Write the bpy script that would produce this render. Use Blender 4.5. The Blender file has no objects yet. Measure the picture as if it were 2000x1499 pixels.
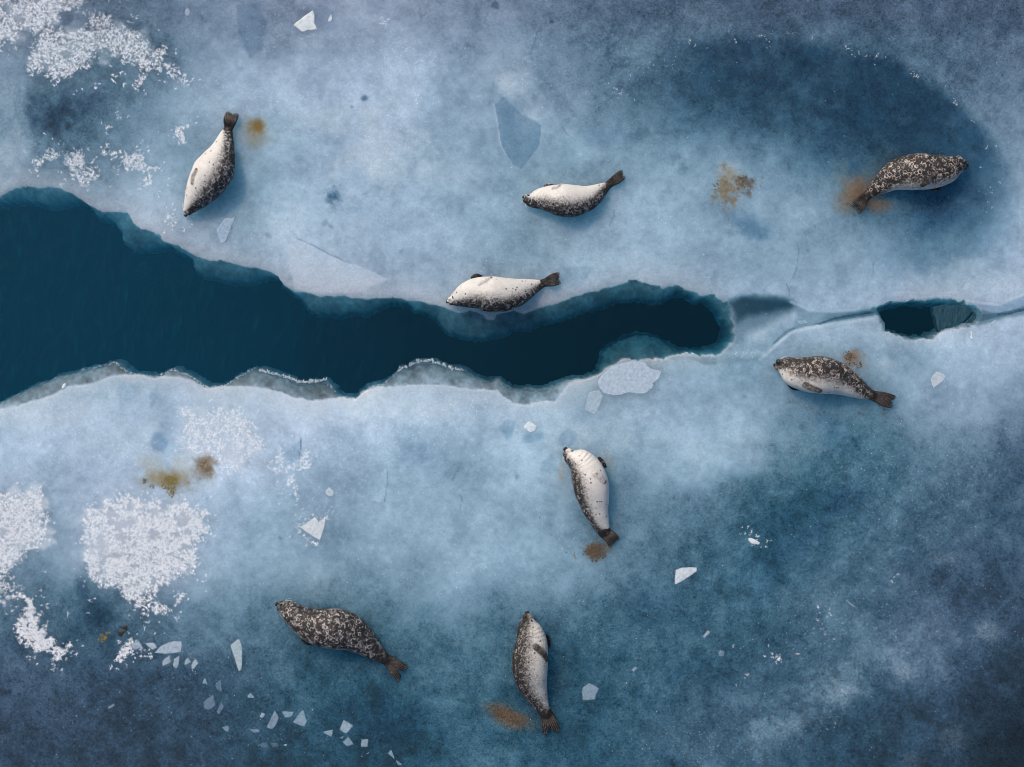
import bpy, bmesh, math, random
import numpy as np
from mathutils import Vector, noise as mnoise
from mathutils.bvhtree import BVHTree

random.seed(7)
RNG = np.random.default_rng(7)
SC = bpy.context.scene
COL = SC.collection

# ------------------------------------------------------------------ camera, sky, sun, exposure
S = 0.006            # metres of ice per photograph pixel
H = 20.0             # height of the drone above the ice
cam = bpy.data.cameras.new("camera")
cam.sensor_fit = 'HORIZONTAL'
cam.angle = 2 * math.atan(6.0 / H)
cam.clip_end = 500
co = bpy.data.objects.new("camera", cam)
co.location = (0, 0, H)
COL.objects.link(co)
SC.camera = co

SUN_EL, SUN_AZ = math.radians(44), math.radians(-38)      # azimuth clockwise from +Y
wld = bpy.data.worlds.new("World")
SC.world = wld
wld.use_nodes = True
wn = wld.node_tree.nodes
sky = wn.new('ShaderNodeTexSky')
sky.sky_type = 'NISHITA'
sky.sun_disc = False
sky.sun_elevation = SUN_EL
sky.sun_rotation = SUN_AZ
sky.altitude = 50
sky.dust_density = 2.5
sky.ozone_density = 0.7
wn['Background'].inputs['Strength'].default_value = 0.13
wld.node_tree.links.new(sky.outputs[0], wn['Background'].inputs['Color'])

sl = bpy.data.lights.new("sun", 'SUN')
sl.energy = 3.3
sl.angle = math.radians(0.6)
sl.color = (1.0, 0.90, 0.78)
so = bpy.data.objects.new("sun", sl)
sdir = Vector((math.sin(SUN_AZ) * math.cos(SUN_EL), math.cos(SUN_AZ) * math.cos(SUN_EL), math.sin(SUN_EL)))
so.rotation_euler = (-sdir).to_track_quat('-Z', 'Y').to_euler()
so.location = sdir * 30
COL.objects.link(so)

SC.view_settings.view_transform = 'Standard'
SC.view_settings.look = 'None'
SC.view_settings.exposure = 0.0
SC.view_settings.gamma = 1.0
SC.render.engine = 'CYCLES'
SC.cycles.max_bounces = 6
SC.cycles.transparent_max_bounces = 8
SC.cycles.use_denoising = True
SC.cycles.filter_width = 1.0

# light falling on a level surface (radiance of a white sheet), measured once from a test render
ILLUM = np.array([1.207, 1.169, 1.191])

# ------------------------------------------------------------------ helpers
def W(px, py, z=0.0):
    k = (H - z) / H * S
    return Vector(((px - 1000) * k, (749.5 - py) * k, z))

def tag(o, label=None, cat=None, group=None, kind=None):
    if label: o['label'] = label
    if cat: o['category'] = cat
    if group: o['group'] = group
    if kind: o['kind'] = kind
    return o

def lin(c):
    c = np.asarray(c, dtype=np.float64) / 255.0
    return np.where(c <= 0.04045, c / 12.92, ((c + 0.055) / 1.055) ** 2.4)

def obj(name, me, mat, parent=None):
    o = bpy.data.objects.new(name, me)
    COL.objects.link(o)
    if mat and not me.materials:
        me.materials.append(mat)
    if parent: o.parent = parent
    return o

def mesh_np(name, verts, faces, smooth=False):
    """verts (n,3); faces (m,k) all of one size"""
    me = bpy.data.meshes.new(name)
    verts = np.ascontiguousarray(verts, dtype=np.float32)
    faces = np.ascontiguousarray(faces, dtype=np.int32)
    m, k = faces.shape
    me.vertices.add(len(verts)); me.vertices.foreach_set('co', verts.ravel())
    me.loops.add(m * k); me.loops.foreach_set('vertex_index', faces.ravel())
    me.polygons.add(m)
    me.polygons.foreach_set('loop_start', np.arange(0, m * k, k, dtype=np.int32))
    me.update(calc_edges=True)
    me.polygons.foreach_set('use_smooth', np.full(m, bool(smooth)))
    me.validate()
    return me

def add_attr(me, name, data):
    a = me.attributes.new(name, 'FLOAT_COLOR', 'POINT')
    d = np.ones((len(me.vertices), 4), dtype=np.float32)
    d[:, :data.shape[1]] = data
    a.data.foreach_set('color', d.ravel())

# value noise -------------------------------------------------------
_TAB = RNG.random((16, 256, 256)).astype(np.float32)
def vnoise(x, y, s):
    t = _TAB[s % 16]
    xi = np.floor(x).astype(np.int64); yi = np.floor(y).astype(np.int64)
    fx = (x - xi).astype(np.float32); fy = (y - yi).astype(np.float32)
    fx = fx * fx * (3 - 2 * fx); fy = fy * fy * (3 - 2 * fy)
    x0 = xi & 255; x1 = (xi + 1) & 255; y0 = yi & 255; y1 = (yi + 1) & 255
    return (t[y0, x0] * (1 - fx) + t[y0, x1] * fx) * (1 - fy) + (t[y1, x0] * (1 - fx) + t[y1, x1] * fx) * fy
def fbm(x, y, size, octv=4, s=0, gain=0.5):
    """0..1, mean .5; size in pixels of the largest lump"""
    r = np.zeros_like(x, dtype=np.float32); a = 1.0; n = 0.0; f = 1.0 / size
    for k in range(octv):
        r += a * vnoise(x * f + 17.3 * k + 3.1 * s, y * f + 9.7 * k + 5.7 * s, s + k)
        n += a; a *= gain; f *= 2.03
    return r / n
def sstep(a, b, x):
    t = np.clip((x - a) / (b - a), 0, 1)
    return t * t * (3 - 2 * t)

def seg_dist(x, y, pts, closed=True):
    """unsigned distance and (for closed outlines) inside mask"""
    pts = [tuple(map(float, p)) for p in pts]
    n = len(pts)
    d2 = np.full(x.shape, 1e18, dtype=np.float32)
    ins = np.zeros(x.shape, dtype=bool)
    for i in range(n if closed else n - 1):
        ax, ay = pts[i]; bx, by = pts[(i + 1) % n]
        dx, dy = bx - ax, by - ay
        L = dx * dx + dy * dy + 1e-9
        t = np.clip(((x - ax) * dx + (y - ay) * dy) / L, 0, 1)
        ex = x - (ax + t * dx); ey = y - (ay + t * dy)
        np.minimum(d2, ex * ex + ey * ey, out=d2)
        if closed and ay != by:
            c = ((ay > y) != (by > y)) & (x < dx * (y - ay) / dy + ax)
            ins ^= c
    return np.sqrt(d2), ins
def sdist(x, y, pts):
    d, i = seg_dist(x, y, pts)
    return np.where(i, d, -d)

# ------------------------------------------------------------------ node helper
class NT:
    def __init__(self, name):
        self.m = bpy.data.materials.new(name); self.m.use_nodes = True
        self.t = self.m.node_tree; self.n = self.t.nodes
        self.bsdf = self.n['Principled BSDF']; self.out = self.n['Material Output']
    def new(self, typ, **kw):
        nd = self.n.new(typ)
        for k, v in kw.items(): setattr(nd, k, v)
        return nd
    def link(self, a, b): self.t.links.new(a, b)
    def val(self, sock, v):
        if hasattr(v, 'is_output') or isinstance(v, bpy.types.NodeSocket): self.link(v, sock)
        else: sock.default_value = v
    def math(self, op, a, b=0.0, c=None, clamp=False):
        nd = self.new('ShaderNodeMath', operation=op); nd.use_clamp = clamp
        self.val(nd.inputs[0], a); self.val(nd.inputs[1], b)
        if c is not None: self.val(nd.inputs[2], c)
        return nd.outputs[0]
    def mix(self, f, a, b, blend='MIX'):
        nd = self.new('ShaderNodeMix', data_type='RGBA', blend_type=blend)
        self.val(nd.inputs[0], f)
        self.val(nd.inputs[6], a if not isinstance(a, tuple) else (*a[:3], 1))
        self.val(nd.inputs[7], b if not isinstance(b, tuple) else (*b[:3], 1))
        return nd.outputs[2]
    def ss(self, x, a, b):
        nd = self.new('ShaderNodeMapRange', interpolation_type='SMOOTHSTEP')
        self.val(nd.inputs[0], x); nd.inputs[1].default_value = a; nd.inputs[2].default_value = b
        return nd.outputs[0]
    def pos(self): return self.new('ShaderNodeTexCoord').outputs['Object']
    def geo(self): return self.new('ShaderNodeNewGeometry').outputs['Position']
    def noise(self, vec, scale, detail=3, rough=.5, dist=0.0):
        nd = self.new('ShaderNodeTexNoise')
        self.link(vec, nd.inputs['Vector'])
        nd.inputs['Scale'].default_value = scale; nd.inputs['Detail'].default_value = detail
        nd.inputs['Roughness'].default_value = rough; nd.inputs['Distortion'].default_value = dist
        return nd.outputs[0]
    def attr(self, name):
        nd = self.new('ShaderNodeAttribute'); nd.attribute_name = name
        return nd
    def bump(self, h, strength=.3, dist=.01):
        nd = self.new('ShaderNodeBump')
        nd.inputs['Strength'].default_value = strength; nd.inputs['Distance'].default_value = dist
        self.link(h, nd.inputs['Height']); self.link(nd.outputs[0], self.bsdf.inputs['Normal'])
    def set(self, **kw):
        names = dict(color='Base Color', rough='Roughness', sss='Subsurface Weight', sscale='Subsurface Scale', ior='IOR',
                     spec='Specular IOR Level', metal='Metallic', trans='Transmission Weight', alpha='Alpha', sheen='Sheen Weight')
        for k, v in kw.items():
            self.val(self.bsdf.inputs[names[k]], v if not isinstance(v, tuple) else (*v[:3], 1))

# ------------------------------------------------------------------ materials
def ice_material():
    g = NT('ice'); p = g.geo()
    at = g.attr('ice_tint')
    fib = g.noise(p, 7, 8, .68, 1.4)
    fine = g.noise(p, 34, 6, .72, .9)
    gr = g.noise(p, 120, 3, .65)
    def hair(scale, w, dist):
        return g.math('SUBTRACT', 1.0, g.ss(g.math('ABSOLUTE', g.math('SUBTRACT', g.noise(p, scale, 2, .5, dist), .5)), 0.0, w))
    hr = g.math('ADD', hair(13, .026, 2.6), g.math('MULTIPLY', hair(31, .05, 1.8), .8))
    v = g.math('ADD', g.math('MULTIPLY', g.math('SUBTRACT', fib, .5), 1.9), g.math('MULTIPLY', g.math('SUBTRACT', fine, .5), 4.2))
    v = g.math('ADD', v, g.math('MULTIPLY', g.math('SUBTRACT', gr, .5), 2.0))
    v = g.math('ADD', v, g.math('MULTIPLY', g.math('SUBTRACT', hr, .35), .55))
    k = g.math('ADD', 1.0, g.math('MULTIPLY', v, at.outputs['Alpha']))
    k = g.math('MAXIMUM', k, .25)
    col = g.mix(1.0, at.outputs['Color'], k, 'MULTIPLY')
    g.set(color=col, rough=.55, sss=1.0, sscale=.90, ior=1.31, spec=.3)
    g.bsdf.subsurface_method = 'BURLEY'
    g.bsdf.inputs['Subsurface Radius'].default_value = (.45, .85, 1.0)
    g.bump(g.math('ADD', fine, g.math('MULTIPLY', gr, .5)), .25, .006)
    return g.m

def water_material():
    g = NT('sea_water'); p = g.geo()
    g.n.remove(g.bsdf)
    mp = g.new('ShaderNodeMapping'); g.link(p, mp.inputs['Vector'])
    mp.inputs['Rotation'].default_value = (0, 0, math.radians(-14)); mp.inputs['Scale'].default_value = (1, .28, 1)
    r1 = g.noise(mp.outputs[0], 17, 4, .6, .5)
    r2 = g.noise(p, 40, 3, .5, .5)
    bp = g.new('ShaderNodeBump'); bp.inputs['Strength'].default_value = .45; bp.inputs['Distance'].default_value = .03
    g.link(g.math('ADD', r1, g.math('MULTIPLY', r2, .25)), bp.inputs['Height'])
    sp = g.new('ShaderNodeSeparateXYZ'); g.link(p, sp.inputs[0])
    x_ramp = g.ss(g.math('ADD', sp.outputs[0], g.math('MULTIPLY', g.noise(p, .5, 3), 3.0)), 2.6, -3.5)  # noisy ramp, body colour brighter towards the left
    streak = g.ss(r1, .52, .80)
    body = g.mix(x_ramp, (.0004, .038, .070), (.0004, .092, .180))
    body = g.mix(g.math('MULTIPLY', streak, g.math('MULTIPLY', x_ramp, .4)), body, (.004, .22, .38))  # ripple highlights painted as paler streaks in the body colour
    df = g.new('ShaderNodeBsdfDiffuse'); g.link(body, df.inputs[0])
    tr = g.new('ShaderNodeBsdfTransparent')
    gl = g.new('ShaderNodeBsdfGlossy'); gl.inputs['Roughness'].default_value = .06
    g.link(bp.outputs[0], gl.inputs['Normal'])
    fr = g.new('ShaderNodeFresnel'); fr.inputs['IOR'].default_value = 1.33; g.link(bp.outputs[0], fr.inputs['Normal'])
    m1 = g.new('ShaderNodeMixShader'); m1.inputs[0].default_value = .30
    g.link(tr.outputs[0], m1.inputs[1]); g.link(df.outputs[0], m1.inputs[2])
    m2 = g.new('ShaderNodeMixShader'); g.link(fr.outputs[0], m2.inputs[0])
    g.link(m1.outputs[0], m2.inputs[1]); g.link(gl.outputs[0], m2.inputs[2])
    g.link(m2.outputs[0], g.out.inputs['Surface'])
    va = g.new('ShaderNodeVolumeAbsorption'); va.inputs['Color'].default_value = (.02, .55, .68, 1); va.inputs['Density'].default_value = 1.5
    g.link(va.outputs[0], g.out.inputs['Volume'])
    return g.m

def plain(name, color, rough=.6, var=.25, scale=60, sss=0.0, spec=.4, bump=0):
    g = NT(name); p = g.geo()
    n = g.noise(p, scale, 4, .6)
    k = g.math('ADD', 1 - var, g.math('MULTIPLY', n, 2 * var))
    g.set(color=g.mix(1.0, color, k, 'MULTIPLY'), rough=rough, spec=spec)
    if sss: g.set(sss=sss, sscale=.02)
    if bump: g.bump(n, bump, .005)
    return g.m

def chip_material():
    """clear to milky ice chips; how milky and how pale is set on the object (its colour and alpha)"""
    g = NT('chip_ice'); p = g.geo()
    oi = g.new('ShaderNodeObjectInfo')
    n = g.noise(p, 26, 5, .65, .5); n2 = g.noise(p, 110, 3, .6)
    k = g.math('ADD', .72, g.math('ADD', g.math('MULTIPLY', n, .38), g.math('MULTIPLY', n2, .18)))
    g.set(color=g.mix(1.0, oi.outputs['Color'], k, 'MULTIPLY'), rough=.42, spec=.35, sss=.4, sscale=.02, ior=1.31)
    g.bump(g.math('ADD', n, n2), .2, .004)
    tr = g.new('ShaderNodeBsdfTransparent'); mx = g.new('ShaderNodeMixShader')
    core = g.attr('core').outputs['Fac']
    a = g.math('MULTIPLY', g.math('MULTIPLY', oi.outputs['Alpha'], g.math('ADD', .25, g.math('MULTIPLY', core, .75))), g.math('ADD', .55, g.math('MULTIPLY', n, .9)), clamp=True)
    g.link(a, mx.inputs[0]); g.link(tr.outputs[0], mx.inputs[1]); g.link(g.bsdf.outputs[0], mx.inputs[2])
    g.link(mx.outputs[0], g.out.inputs['Surface'])
    return g.m

def fur_material():
    """pelt: R = belly, G = bare dark skin (flippers, face), B = amount of pale rings, A = warm tone"""
    g = NT('seal_fur'); p = g.pos()
    at = g.attr('pelt')
    sp = g.new('ShaderNodeSeparateColor'); g.link(at.outputs['Color'], sp.inputs[0])
    belly, bare, rings, warm = sp.outputs[0], sp.outputs[1], sp.outputs[2], at.outputs['Alpha']
    nz = g.new('ShaderNodeTexNoise'); g.link(p, nz.inputs['Vector']); nz.inputs['Scale'].default_value = 34; nz.inputs['Detail'].default_value = 3
    off = g.new('ShaderNodeVectorMath', operation='MULTIPLY_ADD'); g.link(nz.outputs['Color'], off.inputs[0])
    off.inputs[1].default_value = (.028, .028, .028); g.link(p, off.inputs[2])
    def ring(scale, r0, w):
        v = g.new('ShaderNodeTexVoronoi'); v.feature = 'F1'; g.link(off.outputs[0], v.inputs['Vector']); v.inputs['Scale'].default_value = scale
        d = g.math('ABSOLUTE', g.math('SUBTRACT', v.outputs['Distance'], r0))
        return g.math('SUBTRACT', 1.0, g.ss(d, w * .5, w))
    rg = g.math('MAXIMUM', ring(18, .40, .105), g.math('MULTIPLY', ring(28, .38, .105), .7))
    patchy = g.ss(g.noise(p, 19, 4, .65), .41, .60)
    rg = g.math('MULTIPLY', g.math('MULTIPLY', rg, patchy), rings)
    tone = g.noise(p, 7, 4, .6)
    dark = g.mix(tone, (.008, .0075, .008), (.030, .027, .027))
    pale = g.mix(warm, (.40, .40, .42), (.45, .37, .31))
    dors = g.mix(rg, dark, pale)
    # belly: cream with dark flecks
    v = g.new('ShaderNodeTexVoronoi'); v.feature = 'F1'; g.link(p, v.inputs['Vector']); v.inputs['Scale'].default_value = 17
    rnd = g.new('ShaderNodeSeparateColor'); g.link(v.outputs['Color'], rnd.inputs[0])
    fleck = g.math('MULTIPLY', g.math('SUBTRACT', 1.0, g.ss(v.outputs['Distance'], .13, .22)), g.ss(rnd.outputs[0], .45, .52))
    cream = g.mix(g.noise(p, 12, 4, .6), (.70, .67, .62), (.47, .455, .44))
    cream = g.mix(g.math('MULTIPLY', fleck, .9), cream, (.03, .025, .025))
    # boundary broken into mottles
    m = g.math('ADD', belly, g.math('MULTIPLY', g.math('SUBTRACT', g.noise(p, 46, 4, .72), .5), 1.25))
    m = g.math('ADD', m, g.math('MULTIPLY', g.math('SUBTRACT', g.noise(p, 9, 3, .6), .5), .3))
    col = g.mix(g.ss(m, .06, 1.06), dors, cream)
    skin = g.mix(g.noise(p, 40, 4, .6), (.005, .004, .004), (.020, .015, .013))
    skin = g.mix(g.math('MULTIPLY', belly, .75), skin, (.50, .44, .39))
    col = g.mix(g.math('MULTIPLY', bare, g.ss(g.noise(p, 60, 3), .25, .5)), col, skin)
    g.set(color=col, rough=.52, spec=.22)
    g.bump(g.noise(p, 130, 4, .7, .5), .35, .006)
    return g.m

def frost_material():
    """rime needles: bright, part of the light passes through the thin crystals"""
    g = NT('frost'); p = g.geo()
    c = g.mix(g.noise(p, 30, 3), (.95, .96, .98), (.84, .88, .94))
    g.set(color=c, rough=.5, spec=.3)
    t = g.new('ShaderNodeBsdfTranslucent'); g.link(c, t.inputs[0])
    m = g.new('ShaderNodeMixShader'); m.inputs[0].default_value = .12
    g.link(g.bsdf.outputs[0], m.inputs[1]); g.link(t.outputs[0], m.inputs[2]); g.link(m.outputs[0], g.out.inputs['Surface'])
    return g.m

M = dict(
    ice=ice_material(), water=water_material(), chip=chip_material(), fur=fur_material(),
    frost=frost_material(),
    tooth=plain('edge_crystal', (.62, .66, .70), .35, .3, 60, spec=.5),
    brown=plain('algae_brown', (.085, .055, .032), .7, .8, 70, bump=.5),
    tan=plain('algae_tan', (.30, .23, .16), .8, .7, 70, bump=.5),
    olive=plain('algae_olive', (.20, .14, .028), .8, .8, 70, bump=.5),
    flake=plain('dark_leaf', (.018, .011, .008), .5, .5, 40),
    eye=plain('eye_black', (.004, .004, .005), .12, .1, 10, spec=.8),
    nose=plain('nose_skin', (.012, .011, .012), .35, .3, 80),
    whisker=plain('whisker', (.75, .72, .66), .5, .1, 10),
    claw=plain('claw', (.02, .017, .015), .4, .3, 60),
    deep=plain('deep_sea', (.001, .006, .010), .9, .2, 1),
    slab=plain('submerged_ice', (.06, .15, .20), .6, .8, 60, bump=.4),
)

# ------------------------------------------------------------------ outlines traced on the ice
UP_A = [(-30,390),(0,383),(15,374),(50,361),(72,366),(112,366),(140,376),(155,388),(178,402),(200,414),(232,414),(250,415),(260,435),
 (275,446),(292,450),(310,457),(320,470),(350,482),(375,495),(397,506),(412,510),(430,507),(450,512),(475,519),(500,522),(525,531),(542,537),
 (555,555),(575,570),(605,572),(625,579),(650,577),(672,576),(687,582),(720,584),(750,582),(775,581),(795,587),(825,590),(850,596),(872,602),
 (895,610),(916,606),(930,609),(945,616),(952,624),(960,626),(966,622),(969,614),(985,610),(1004,606),(1020,612),(1035,610),(1055,602),(1082,594),
 (1105,587),(1130,575),(1162,569),(1195,560),(1225,551),(1245,547),(1265,552),(1295,560),(1325,557),(1350,567),(1375,578),(1390,576),(1412,586)]
TIP_A = [(1424,602),(1431,628),(1431,660),(1420,685),(1400,692),(1360,692),(1330,692),(1290,700),(1255,702),(1215,704),(1188,716),(1170,732),(1140,741),
 (1112,750),(1100,765),(1082,785),(1055,786),(1025,791),(1000,787)]
LO_A = [(982,775),(970,762),(937,762),(900,759),(857,751),(812,754),(775,754),(737,757),(707,768),(695,779),(665,777),(637,782),(600,782),(575,777),(537,764),
 (500,757),(462,755),(435,756),(402,758),(390,752),(375,745),(350,737),(325,735),(302,738),(277,735),(252,731),(235,732),(212,737),(175,751),(132,756),
 (112,767),(75,782),(37,794),(0,800),(-30,812)]
UP_B = [(-30,396),(0,392),(15,389),(45,387),(62,392),(92,399),(112,396),(125,389),(145,387),(162,395),(180,408),(182,420),(197,420),(215,430),(230,447),(235,467),
 (252,482),(282,485),(300,479),(317,476),(335,484),(355,494),(370,506),(377,525),(395,536),(420,541),(450,549),(475,549),(500,542),(522,536),(540,540),
 (552,556),(567,571),(585,580),(597,602),(615,612),(640,610),(660,615),(687,607),(712,611),(732,600),(750,590),(770,587),(795,592),(807,600),(830,607),
 (850,617),(862,635),(875,647),(900,654),(930,660),(962,655),(987,649),(1000,642),(1030,640),(1062,627),(1100,619),(1140,605),(1175,595),(1212,585),
 (1250,581),(1275,585),(1295,584),(1310,572),(1330,567),(1350,577),(1362,585),(1375,581),(1390,588),(1405,605),(1417,625),(1424,637),(1424,662)]
LO_B = [(1412,679),(1387,682),(1350,684),(1330,681),(1305,667),(1275,655),(1250,652),(1220,662),(1197,675),(1185,685),(1179,707),(1172,725),(1155,735),
 (1130,741),(1105,745),(1092,750),(1062,760),(1030,760),(1000,759),(987,752),(975,740),(950,745),(925,735),(905,722),(875,717),(850,709),(832,706),
 (810,707),(795,720),(782,722),(770,735),(750,749),(720,756),(705,766),(695,778),(670,775),(655,766),(642,751),(636,745),(620,748),(582,750),(562,738),
 (532,729),(507,722),(495,722),(480,726),(465,736),(450,747),(435,755),(402,757),(387,749),(372,735),(350,727),(337,721),(320,730),(302,737),
 (277,734),(252,730),(245,720),(225,709),(200,715),(160,724),(112,735),(75,750),(37,767),(0,786),(-30,800)]
POLY_A = [(-11000,-1200),(-4000,-300),(-1500,180),(-500,330),(-150,385)] + UP_A + TIP_A + LO_A + [(-150,850),(-500,930),(-1500,1100),(-4000,1500),(-11000,2400)]
POLY_B = [(-11000,-1180),(-4000,-280),(-1500,200),(-500,345),(-150,398)] + UP_B + LO_B + [(-150,838),(-500,915),(-1500,1080),(-4000,1480),(-11000,2380)]
HOLE_A = [(1704,604),(1735,591),(1782,583),(1812,586),(1850,583),(1880,588),(1907,599),(1916,614),(1908,634),(1882,641),(1852,646),(1817,663),(1792,668),(1755,661),(1727,650),(1716,627)]
HOLE_B = [(1719,602),(1750,593),(1782,588),(1812,591),(1837,588),(1870,594),(1900,604),(1908,616),(1900,629),(1878,635),(1850,640),(1815,659),(1792,663),(1765,656),(1731,645),(1726,625)]

def jag(x, y, amp, size, s):
    return (fbm(x, y, size, 3, s) - .5) * 2 * amp

# ------------------------------------------------------------------ ice sheet
GX = np.arange(0, 2101, 100.0)
G_ROWS = """
120 112 106 112 120 128 134 140 140 132 124 114 105 98 92 86 82 84 90 92 90
138 122 104 108 130 142 150 154 154 150 140 128 116 108 104 100 98 98 100 108 112
135 104 108 132 148 158 166 170 168 158 145 138 126 114 108 104 104 104 108 116 122
150 122 128 142 148 154 164 172 162 148 146 150 146 138 130 124 118 114 114 122 132
150 150 158 164 152 154 162 163 160 156 152 146 152 152 144 140 140 124 116 124 150
158 158 158 158 160 156 168 168 164 158 150 154 156 158 154 150 150 148 142 158 176
160 160 160 160 160 160 168 168 164 160 158 160 162 164 164 158 166 164 162 174 178
168 168 168 168 168 168 168 168 168 166 160 150 148 146 142 148 148 154 162 168 160
180 182 180 174 182 182 182 184 178 178 174 168 166 166 164 156 130 126 146 146 118
176 170 180 176 182 178 172 166 156 160 164 160 148 158 156 142 112 108 122 116 96
174 152 174 178 170 160 154 156 156 158 154 146 134 130 118 92 84 100 98 92 84
156 140 160 168 158 150 148 148 148 148 152 148 128 116 100 86 98 102 92 86 80
118 108 96 116 124 116 114 112 124 126 116 110 106 98 96 96 102 104 96 88 76
84 84 82 84 98 98 92 86 98 114 100 90 92 90 86 90 92 98 104 76 62
72 72 70 70 74 76 76 74 82 94 88 82 82 86 92 98 84 74 72 60 48
70 68 66 64 66 68 66 64 74 92 90 82 80 88 90 86 74 66 60 54 44"""
S_ROWS = """
30 30 35 40 35 30 20 20 20 25 30 35 38 38 35 30 30 30 30 30 30
30 35 48 45 30 25 20 20 20 25 30 35 40 42 45 45 45 42 38 30 25
40 60 50 42 35 30 25 20 20 35 35 35 45 55 58 58 55 52 45 35 30
35 50 45 40 50 45 35 25 35 40 45 50 50 55 55 55 58 58 55 45 35
40 40 35 30 50 50 35 30 35 40 45 55 45 45 45 45 45 55 62 50 30
40 40 40 30 35 40 25 25 30 35 45 45 40 40 40 45 40 40 50 38 20
40 40 40 40 35 35 35 30 30 35 40 45 45 40 40 35 30 30 30 24 20
35 35 35 35 35 30 30 30 30 30 40 45 50 50 50 50 50 45 40 30 25
25 20 25 25 20 20 16 20 30 30 35 40 40 40 40 48 62 62 40 30 30
25 25 20 25 20 20 30 35 40 40 40 45 52 45 50 55 70 72 50 40 35
22 35 20 20 30 40 40 40 40 40 45 50 58 55 60 75 78 62 50 42 40
35 40 22 22 35 45 45 45 45 45 50 50 55 60 70 78 64 55 46 42 40
45 52 60 45 50 55 60 62 58 55 58 58 60 68 68 64 55 50 46 46 46
40 45 50 50 50 55 64 68 64 58 64 66 64 64 62 55 50 50 46 50 50
40 40 45 50 50 55 60 64 66 64 66 66 62 58 50 50 50 50 50 54 58
45 45 45 50 50 52 58 62 64 62 62 60 60 56 52 52 52 52 54 58 60"""
def grid(txt):
    return np.array([[float(v) for v in r.split()] for r in txt.strip().splitlines()], dtype=np.float32)
GG, GS = grid(G_ROWS), grid(S_ROWS) / 100
def sample(G, x, y):
    def w(f):
        return (-.5*f+f*f-.5*f**3, 1-2.5*f*f+1.5*f**3, .5*f+2*f*f-1.5*f**3, -.5*f*f+.5*f**3)
    gy, gx = G.shape
    u = np.clip(x / 100, 0, gx - 1.001); v = np.clip(y / 100, 0, gy - 1.001)
    i = np.floor(u).astype(int); j = np.floor(v).astype(int)
    wx = w(u - i); wy = w(v - j)
    r = np.zeros(x.shape, dtype=np.float32)
    for b in range(4):
        jj = np.clip(j + b - 1, 0, gy - 1)
        row = 0
        for a in range(4):
            row = row + wx[a] * G[jj, np.clip(i + a - 1, 0, gx - 1)]
        r += wy[b] * row
    return r

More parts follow.
